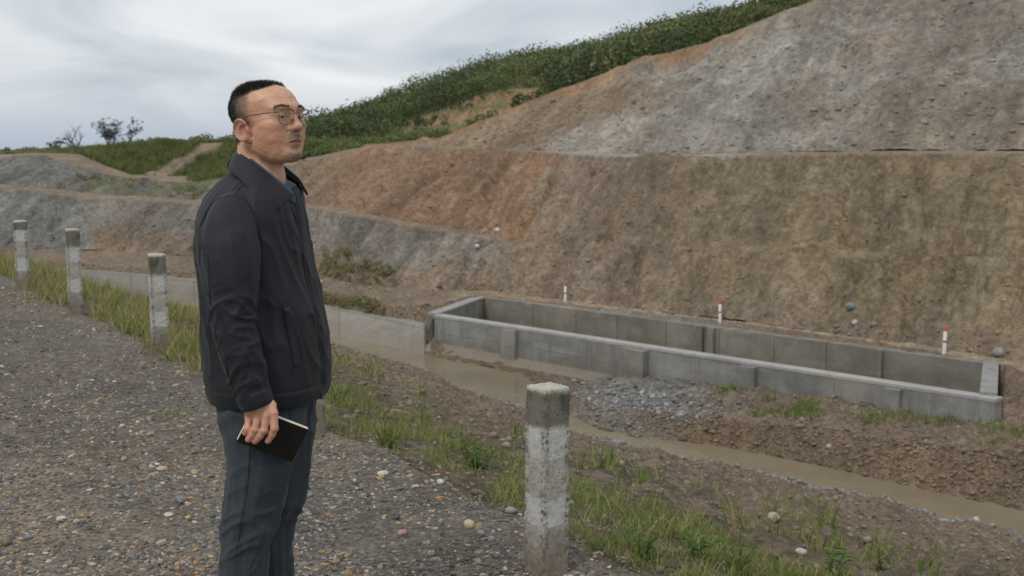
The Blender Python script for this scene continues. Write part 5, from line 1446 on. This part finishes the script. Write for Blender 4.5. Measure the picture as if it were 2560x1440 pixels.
# hem band
zb = np.linspace(jz0 - .004, jz0 + .042, 9); PHb, ZB = np.meshgrid(np.linspace(-math.pi, math.pi, 181)[:-1], zb)
prof = np.array([.001, .004, .005, .005, .005, .005, .005, .004, .0])[:, None]
o = mpart('hem_band', torso(PHb, np.maximum(ZB, jz0), prof + 0 * PHb).reshape(-1, 3) + np.stack([0 * ZB, 0 * ZB, np.minimum(ZB - jz0, 0)], -1).reshape(-1, 3), grid_faces(9, 180, True), M_JACK); o.parent = jacket
inner = torso(PHb[:1], np.full_like(PHb[:1], jz0), -.02).reshape(-1, 3); outer = torso(PHb[:1], np.full_like(PHb[:1], jz0), .001).reshape(-1, 3) - (0, 0, .004)
o = mpart('hem_lining', np.concatenate([outer, inner + (0, 0, .03)]), grid_faces(2, 180, True), M_JACK); o.parent = jacket
# front: placket and zip
zf = tl[-3, 0]
patch('placket', -.075, .085, jz0 - .0, zf - .01, .007, M_JACK, 10, 60)
zz_ = np.linspace(jz0 + .01, zf - .02, 40); line_tube('zip', torso(np.full(40, .105), zz_, .003), .0018, M_ZIP, jacket)
pz = torso(np.array([.105]), np.array([jz0 + .012]), .006)[0]
line_tube('zip_puller', [pz + (0, 0, .012), pz, pz - (0, 0, .016)], .0042, M_ZIP, jacket)
# slanted welt pocket on the near side
zp0, zp1 = PM(700, 928, -.2)[2], PM(700, 772, -.2)[2]
patch('pocket_welt', .62, .76, zp0, zp1, .007, M_JACK, 10, 40, slant=.06)
zz_ = np.linspace(zp0, zp1, 30); line_tube('pocket_seam', torso(.78 + .06 * (zz_ - zp0) / (zp1 - zp0), zz_, .0015), .0016, M_SEAM, jacket)
# sleeves
SL = [(608, 520, -.085, 40, .050), (596, 524, -.12, 50, .056), (586, 538, -.152, 60, .063), (579, 566, -.180, 68, .069), (577, 612, -.205, 72, .073), (580, 690, -.228, 68, .071), (582, 740, -.236, 62, .066), (582, 785, -.242, 58, .063), (592, 850, -.246, 56, .060), (608, 905, -.246, 52, .056), (622, 950, -.244, 46, .050), (633, 985, -.242, 43, .047)]
def sleeve(levels, name, mirror=False, seed=0.0):
    pts = np.array([np.concatenate([PM(u, v, dy), [w * (MD + dy) / FPX, dp]]) for u, v, dy, w, dp in levels])
    if mirror:
        P_ = pts[:, :3].copy(); pts[:, :3] = P_; c_ = np.array((np.interp(P_[:, 2], tl[:, 0], tl[:, 1]), np.full(len(P_), MD))).T
        rel = P_[:, :2] - c_; l2 = LFT[:2]; rel = rel - 2 * np.outer(rel @ l2, l2) * 1.0; pts[:, :2] = c_ + rel
    q = spl(pts, 150); n = 84; an = np.arange(n) * 2 * math.pi / n
    tn = np.gradient(q[:, :3], axis=0); tn /= np.linalg.norm(tn, axis=1)[:, None]
    xax = R3[None] - tn * (tn @ R3)[:, None]; xax /= np.linalg.norm(xax, axis=1)[:, None]; yax = np.cross(tn, xax)
    s_ = np.linspace(0, 1, 150)[:, None]; A_ = an[None]
    elbow = np.exp(-((s_ - .63) / .13) ** 2) + .7 * np.exp(-((s_ - .88) / .09) ** 2)
    r1_ = 1 - np.abs(perlin(np.cos(A_) * .8 + s_ * 5 + seed, np.sin(A_) * .8 + s_ * 10.5, 4.4 + seed)) * 1.8
    r2_ = 1 - np.abs(perlin(np.cos(A_) * 1.2 - s_ * 4, np.sin(A_) * 1.2 + s_ * 15 + seed, 9.4)) * 1.8
    r3_ = fbm(np.cos(A_) * 1.2 + seed, np.sin(A_) * 1.2, s_ * 5, 3)
    r4_ = 1 - np.abs(perlin(np.cos(A_ + s_ * 2) * 1.4, np.sin(A_ + s_ * 2) * 1.4, s_ * 2.0 + seed)) * 1.8
    disp = sstep(.08, .25, s_) * (.004 * r3_ + elbow * (.009 * np.clip(r1_, 0, 1) ** 3.5 + .005 * np.clip(r2_, 0, 1) ** 4 - .003) + (1 - .6 * np.clip(elbow, 0, 1)) * .006 * np.clip(r4_, 0, 1) ** 5)
    rx = q[:, 3][:, None] + disp; ry = q[:, 4][:, None] + disp
    P_ = q[:, None, :3] + (np.cos(A_) * rx)[..., None] * xax[:, None] + (np.sin(A_) * ry)[..., None] * yax[:, None]
    o = mpart(name, P_.reshape(-1, 3), grid_faces(150, n, True), M_JACK); o.parent = jacket
    # cuff
    e0 = q[-4, :3]; dirq = q[-1, :3] - q[-5, :3]; dirq /= np.linalg.norm(dirq); 
    if not mirror: dirq = R3 * .33 + np.array((0, 0, -1.)); dirq /= np.linalg.norm(dirq)
    cu = []
    for f_, rr in ((0, .98), (.002, 1.05), (.010, 1.07), (.028, 1.05), (.044, 1.0), (.046, .97), (.044, .93), (.02, .92)):
        c_ = e0 + dirq * f_; xa = R3 - dirq * (dirq @ R3); xa /= np.linalg.norm(xa); ya = np.cross(dirq, xa)
        cu.append(c_ + (np.cos(an) * q[-1, 3] * rr)[:, None] * xa + (np.sin(an) * q[-1, 4] * rr)[:, None] * ya)
    cuff = mpart('cuff', np.concatenate(cu), grid_faces(len(cu), n, True), M_JACK); cuff.parent = jacket
    if not mirror:
        Vb, Fb = ICO3
        bp = e0 + dirq * .03 - R3 * q[-1, 3] * .93 - S3 * q[-1, 4] * .42
        bt = mpart('button', bp + Vb * np.array((.0045, .0045, .0055)), Fb, M_ZIP); bt.parent = jacket
    return q
sleeve(SL, 'sleeve'); sleeve(SL, 'sleeve', True, 3.3)
# stitched seams: traced on the cloth surface
from mathutils.bvhtree import BVHTree
_bv, _bf, _o = [], [], 0
for ob_ in [jacket] + [c_ for c_ in jacket.children if c_.name.split('.')[0] in ('sleeve', 'pocket_welt', 'hem_band', 'cuff')]:
    cs_ = np.zeros(len(ob_.data.vertices) * 3); ob_.data.vertices.foreach_get('co', cs_); cs_ = cs_.reshape(-1, 3) + MO
    fs_ = np.zeros(len(ob_.data.loops), int); ob_.data.loops.foreach_get('vertex_index', fs_)
    _bv.append(cs_); _bf.append(fs_.reshape(-1, 4) + _o); _o += len(cs_)
_tree = BVHTree.FromPolygons(np.concatenate(_bv).tolist(), np.concatenate(_bf).tolist())
def on_cloth(pts, n=60, off=.0006):
    q = spl(np.array([(a_, b_, 0.) for a_, b_ in pts], float), n); out = []
    for u, v, _ in q:
        p1 = at_d(u, v, MD); dv_ = Vector(p1 - np.array((0, 0, CAM_H))).normalized()
        h_ = _tree.ray_cast(Vector((0, 0, CAM_H)), dv_)
        if h_[0] is not None: out.append(np.array(h_[0]) - np.array(dv_) * off)
    return np.array(out)
for nm_, pl in (('armhole_seam', [(507, 560), (520, 522), (545, 498), (580, 490), (615, 503), (640, 540), (652, 600), (653, 660), (648, 710)]), ('shoulder_seam', [(606, 462), (594, 478), (586, 491)]),
                ('hem_seam', [(524, 976), (560, 984), (592, 988)]), ('front_seam', [(735, 530), (756, 610), (778, 700), (797, 800), (808, 900), (811, 965)]), ('sleeve_seam', [(520, 640), (524, 720), (530, 800), (548, 870), (572, 940), (588, 985)])):
    sp_ = on_cloth(pl)
    if len(sp_) > 4: line_tube(nm_, sp_, .0013, M_SEAM, jacket, 5)
# collar
def mir(P_, c_):
    P_ = np.asarray(P_, float); rel = P_[:, :2] - c_; l2 = LFT[:2]
    o = P_.copy(); o[:, :2] = c_ + rel - 2 * np.outer(rel @ l2, l2); return o
def collar(name, top, low, mat, n=40, m=10, bulge=.003, thick=.0028):
    for mi in (False, True):
        a = spl(np.array([PM(*p) for p in top]), n); b = spl(np.array([PM(*p) for p in low]), n)
        if mi and mat is M_JACK: a, b = a[:26], b[:26]
        nn_ = len(a)
        if mi: c0_ = a[0, :2].copy(); a, b = mir(a, c0_), mir(b, c0_); b = a + (b - a) * np.linspace(1, .5, nn_)[:, None]
        f_ = np.linspace(0, 1, m)[:, None, None]
        P_ = a[None] * (1 - f_) + b[None] * f_
        ctr = np.array((PM(655, 450)[0], MD, 0)); out = P_ - ctr; out[..., 2] = 0; out /= np.linalg.norm(out, axis=-1)[..., None]
        P_ = P_ + out * (bulge * np.sin(np.pi * np.clip(f_ * .9 + .06, 0, 1))) + out * .0015 * fbm(np.arange(nn_)[None, :, None] * .15, f_ * 2, 1. + mi, 2)
        fc = grid_faces(m, nn_); fc = fc[:, ::-1] if mi else fc
        o = mpart(name, P_.reshape(-1, 3), fc, mat); o.parent = jacket if mat is M_JACK else shirt
        so = o.modifiers.new('thickness', 'SOLIDIFY'); so.thickness = thick; so.offset = 0
# shirt: a yoke inside the jacket opening
zsh = np.linspace(PM(650, 660)[2], PM(650, 440)[2], 30); PHs, ZS = np.meshgrid(np.linspace(-math.pi, math.pi, 61)[:-1], zsh)
ZS = zsh[0] + (ZS - zsh[0]) * (zsh[-1] - neck_drop(PHs, .05) - zsh[0]) / (zsh[-1] - zsh[0])
shirt = mpart('shirt', torso(PHs, ZS, -.018, False).reshape(-1, 3), grid_faces(30, 60, True), M_SHIRT)
collar('jacket_collar', [(590, 379, .030), (598, 381, -.030), (622, 398, -.072), (662, 428, -.088), (700, 458, -.084), (735, 485, -.062)], [(571, 418, .040), (573, 424, -.045), (596, 446, -.105), (634, 482, -.140), (668, 508, -.150), (694, 524, -.138)], M_JACK)
collar('shirt_collar', [(598, 377, .03), (606, 380, -.025), (630, 397, -.064), (668, 427, -.078), (704, 456, -.074), (730, 478, -.052)], [(592, 400, .03), (598, 404, -.035), (622, 420, -.076), (662, 452, -.088), (700, 484, -.084), (738, 510, -.062)], M_SHIRT)
# far shirt collar point and buttoned front seen right of the neck
for nm_, tri in (('shirt_collar', [(712, 448, .02), (738, 462, .02), (743, 476, -.005), (724, 484, -.035), (706, 468, -.035)]),):
    Q = np.array([PM(*p) for p in tri]); o = mpart(nm_, Q, [list(range(len(Q)))], M_SHIRT, smooth=False); o.parent = shirt
    so = o.modifiers.new('thickness', 'SOLIDIFY'); so.thickness = .003
# trousers
NLg = [(985, 545, 775, -.07, .10), (1010, 544, 770, -.075, .105), (1070, 558, 762, -.085, .106), (1150, 567, 737, -.095, .10), (1230, 562, 717, -.10, .094), (1300, 555, 697, -.10, .088), (1370, 550, 678, -.10, .084), (1440, 546, 672, -.10, .082), (1540, 543, 668, -.10, .080), (1640, 545, 666, -.10, .080)]
FLg = [(985, 590, 790, .07, .10), (1010, 592, 789, .075, .10), (1100, 600, 785, .09, .10), (1220, 610, 771, .10, .09), (1262, 612, 761, .10, .088), (1290, 606, 741, .10, .086), (1340, 602, 732, .10, .084), (1440, 606, 735, .11, .082), (1540, 604, 732, .11, .08), (1640, 604, 730, .11, .08)]
def leg(levels, seed):
    q = np.array([np.concatenate([PM((l + r) / 2, v, dy), [(r - l) / 2 * (MD + dy) / FPX / R2[0], dp]]) for v, l, r, dy, dp in levels])
    q = spl(q, 140); n = 90; an = np.arange(n) * 2 * math.pi / n
    s_ = np.linspace(0, 1, 140)[:, None]; A_ = an[None]
    knee = np.exp(-((s_ - .50) / .12) ** 2); topf = np.exp(-((s_ - .08) / .12) ** 2)
    r1_ = 1 - np.abs(perlin(np.cos(A_) * .9 + s_ * 5 + seed, np.sin(A_) * .9 - s_ * 9, 1.4)) * 2
    r2_ = 1 - np.abs(perlin(np.cos(A_) * 2.0 + seed, np.sin(A_) * 2.0, s_ * 2.2)) * 2
    r3_ = fbm(np.cos(A_) * 1.1 + seed, np.sin(A_) * 1.1, s_ * 4, 3)
    crease = np.exp(-(((A_ - 5.75 + math.pi) % (2 * math.pi) - math.pi) / .09) ** 2) * .006
    disp = .004 * r3_ + (.25 + knee + topf) * .007 * np.clip(r1_, 0, 1) ** 4 + .005 * np.clip(r2_, 0, 1) ** 5 + crease
    rx = q[:, 3][:, None] + disp - .004; ry = q[:, 4][:, None] + disp
    e_ = 2 / 2.2; cs, sn = np.cos(A_), np.sin(A_)
    P_ = q[:, None, :3] + (np.sign(cs) * np.abs(cs) ** e_ * rx)[..., None] * R3 + (np.sign(sn) * np.abs(sn) ** e_ * ry)[..., None] * S3
    return P_, n
tro = []
off = 0; TV, TF = [], []
for lv, sd_ in ((NLg, 1.0), (FLg, 6.0)):
    P_, n = leg(lv, sd_); tro.append(P_); TV.append(P_.reshape(-1, 3)); TF.append(grid_faces(140, n, True)[:, ::-1] + off); off += 140 * n
trousers = mpart('trousers', np.concatenate(TV), np.concatenate(TF), M_TROU)
P_ = tro[0]; k_ = int(90 * (4.45 / 6.283)); sp_ = P_[14:, k_]; ctrl = P_[14:].mean(1); sp_ = sp_ + (sp_ - ctrl) / np.linalg.norm(sp_ - ctrl, axis=1)[:, None] * .0006
line_tube('side_seam', sp_, .0016, M_SEAMT, trousers)
k_ = int(90 * (5.35 / 6.283)); sp_ = P_[2:22, k_]; ctrl = P_[2:22].mean(1); sp_ = sp_ + (sp_ - ctrl) / np.linalg.norm(sp_ - ctrl, axis=1)[:, None] * .0006
line_tube('pocket_seam', sp_, .0016, M_SEAMT, trousers)
# shoes
M_SHOE = NT('black_shoe_leather').fin((.02, .018, .017), .45)
M_SOLE = NT('shoe_sole').fin((.03, .028, .026), .8)
for (l_, dy) in ((608, -.10), (668, .11)):
    c_ = PM(l_, 1640, dy); rows = []
    for f_, w2_, h2_ in ((-.085, .012, .03), (-.08, .034, .062), (-.05, .040, .082), (.0, .043, .085), (.06, .046, .062), (.12, .049, .048), (.165, .042, .038), (.19, .022, .026), (.197, .006, .014)):
        a_ = np.linspace(0, 2 * math.pi, 25)[:-1]; loc = np.array((c_[0], c_[1], 0)) + FWD * f_
        zz_ = .022 + np.maximum(np.sin(a_), -.15) * (h2_ - .02)
        rows.append(loc + np.outer(np.cos(a_) * w2_, LFT) + np.stack([0 * a_, 0 * a_, zz_], -1))
    sh = mpart('shoe', np.concatenate(rows), grid_faces(9, 24, True)[:, ::-1], M_SHOE)
    ol = []
    for s2 in (1, -1):
        for f_, w2_ in ((-.09, .02), (-.05, .043), (.06, .05), (.13, .052), (.18, .04), (.203, .01))[::s2]: ol.append(np.array((c_[0], c_[1], 0)) + FWD * f_ + LFT * w2_ * s2)
    ol = np.array(ol); Vs = np.concatenate([ol + (0, 0, .001), ol + (0, 0, .024)]); n = len(ol)
    Fs = [list(range(n))[::-1], list(range(n, 2 * n))] + [(i, (i + 1) % n, n + (i + 1) % n, n + i) for i in range(n)]
    so = mpart('sole', Vs, Fs, M_SOLE, smooth=False); so.parent = sh

# --- glasses
gl = empty('glasses', H2W((.112, 0, .0))); tag(gl, 'thin dark metal framed glasses worn by the man', 'glasses')
GO = np.array(gl.location)
M_FRAME = NT('gunmetal').fin((.13, .128, .132), .32, Metallic=.8)
T = NT('spectacle_lens'); gls = T.n.new('ShaderNodeBsdfGlass'); gls.inputs['Roughness'].default_value = 0; gls.inputs['IOR'].default_value = 1.0
glo = T.n.new('ShaderNodeBsdfGlossy'); glo.inputs['Roughness'].default_value = .02; trn = T.n.new('ShaderNodeBsdfTransparent'); trn.inputs['Color'].default_value = (.99, .99, .99, 1)
fr_ = T.n.new('ShaderNodeFresnel'); fr_.inputs['IOR'].default_value = 1.38; mx = T.n.new('ShaderNodeMixShader')
T.l.new(fr_.outputs[0], mx.inputs[0]); T.l.new(trn.outputs[0], mx.inputs[1]); T.l.new(glo.outputs[0], mx.inputs[2]); T.l.new(mx.outputs[0], T.out.inputs['Surface'])
M_LENS = T.m
def gpart(name, V_, F_, mat, smooth=True): return mesh_np(name, np.asarray(V_) - GO, F_, mat, gl, smooth)
def gtube(name, loc, r, closed=False):
    pts = H2W(np.asarray(loc)); 
    if closed: pts = np.concatenate([pts, pts[:2]])
    Vq, Fq = tubes([(pts, np.full(len(pts), r))], 8); return gpart(name, Vq, Fq, M_FRAME)
def lens_curve(s_, n=56, k=1.0):
    a = np.arange(n) * 2 * math.pi / n; e_ = 2 / 3.2
    yy = np.sign(np.cos(a)) * np.abs(np.cos(a)) ** e_ * .0258 * k; zz = np.sign(np.sin(a)) * np.abs(np.sin(a)) ** e_ * .0212 * k
    yy = yy * (1 + .10 * zz / .0212)                  # wider at the top
    yl = .0375 + yy
    xl = .1215 - .10 * (yl - .012) - 1.6 * (yl - .012) ** 2 - .10 * zz * 0 + .12 * zz * .0
    xl = xl + .10 * zz
    return np.stack([xl, s_ * yl, .0015 + zz], -1)
for s_ in (1, -1):
    c_ = lens_curve(s_); gtube('rim', c_, .0012, True)
    top = c_[(np.arange(56) > 4) & (np.arange(56) < 24)]; gtube('brow_bar', top + np.array((.0004, 0, .0006)), .0016)
    ci = lens_curve(s_, 56, .985); ctr = ci.mean(0); Lq = np.concatenate([ci, ctr[None] + np.array([[.0012, 0, 0]])])
    gpart('lens', H2W(Lq), [(i, (i + 1) % 56, 56) for i in range(56)], M_LENS)
    hy = s_ * .066; gtube('temple', [(.1085, s_ * .0635, .0135), (.106, s_ * .0700, .0135), (.098, s_ * .0755, .0130), (.06, s_ * .0815, .0100), (.02, s_ * .0845, .0065), (.006, s_ * .0850, .0040), (-.008, s_ * .0835, -.006), (-.016, s_ * .082, -.018)], .0016)
    gtube('nose_pad', [(.1175, s_ * .0125, -.003), (.1145, s_ * .0115, -.0075), (.1125, s_ * .0125, -.012)], .0018)
gtube('bridge', [(.1218, -.0125, .010), (.1245, -.006, .0125), (.1252, 0, .013), (.1245, .006, .0125), (.1218, .0125, .010)], .0014)

# --- notebook held against the thigh
bA, bB, bC = hp(592, 1104, .000), hp(730, 1155, .052), hp(763, 1071, .042)
e1 = bB - bA; w1 = np.linalg.norm(e1); e1 /= w1
e2 = bC - bB; e2 -= e1 * (e2 @ e1); h1 = np.linalg.norm(e2); e2 /= h1
e3 = np.cross(e1, e2)
if e3[1] > 0: e3 = -e3                               # towards the camera
nb_root = empty('notebook', bA); tag(nb_root, 'closed black notebook with pale page edges held in the man\'s hand', 'notebook')
M_COVER = fabric('black_notebook_cover', (.010, .009, .0085), .55, 0, .15, 1200, .08)
T = NT('page_edges'); M_PAGE = T.fin(T.mix(T.range(T.noise(T.mapping(T.obj(), (40, 40, 900)), 3, 2), .3, .7), (.62, .52, .38), (.74, .66, .53)), .8)
def bbox3(name, x0, x1, y0, y1, z0, z1, mat, bev=.0006):
    bm = bmesh.new(); bmesh.ops.create_cube(bm, size=1)
    for v_ in bm.verts:
        c_ = v_.co; p = e1 * (x0 + (x1 - x0) * (c_.x + .5)) + e2 * (y0 + (y1 - y0) * (c_.y + .5)) + e3 * (z0 + (z1 - z0) * (c_.z + .5)); v_.co = Vector(p)
    bmesh.ops.recalc_face_normals(bm, faces=bm.faces)
    bmesh.ops.bevel(bm, geom=list(bm.edges), offset=bev, segments=2, affect='EDGES')
    me = bpy.data.meshes.new(name); bm.to_mesh(me); bm.free(); me.materials.append(mat)
    o = bpy.data.objects.new(name, me); COL.objects.link(o); o.parent = nb_root; return o
bbox3('front_cover', 0, w1, 0, h1, -.0016, 0, M_COVER); bbox3('back_cover', 0, w1, 0, h1, -.0205, -.0189, M_COVER)
bbox3('spine', 0, w1, -.0012, .0012, -.0203, -.0002, M_COVER); bbox3('pages', .0008, w1 - .0008, .0014, h1 - .0006, -.0189, -.0016, M_PAGE)
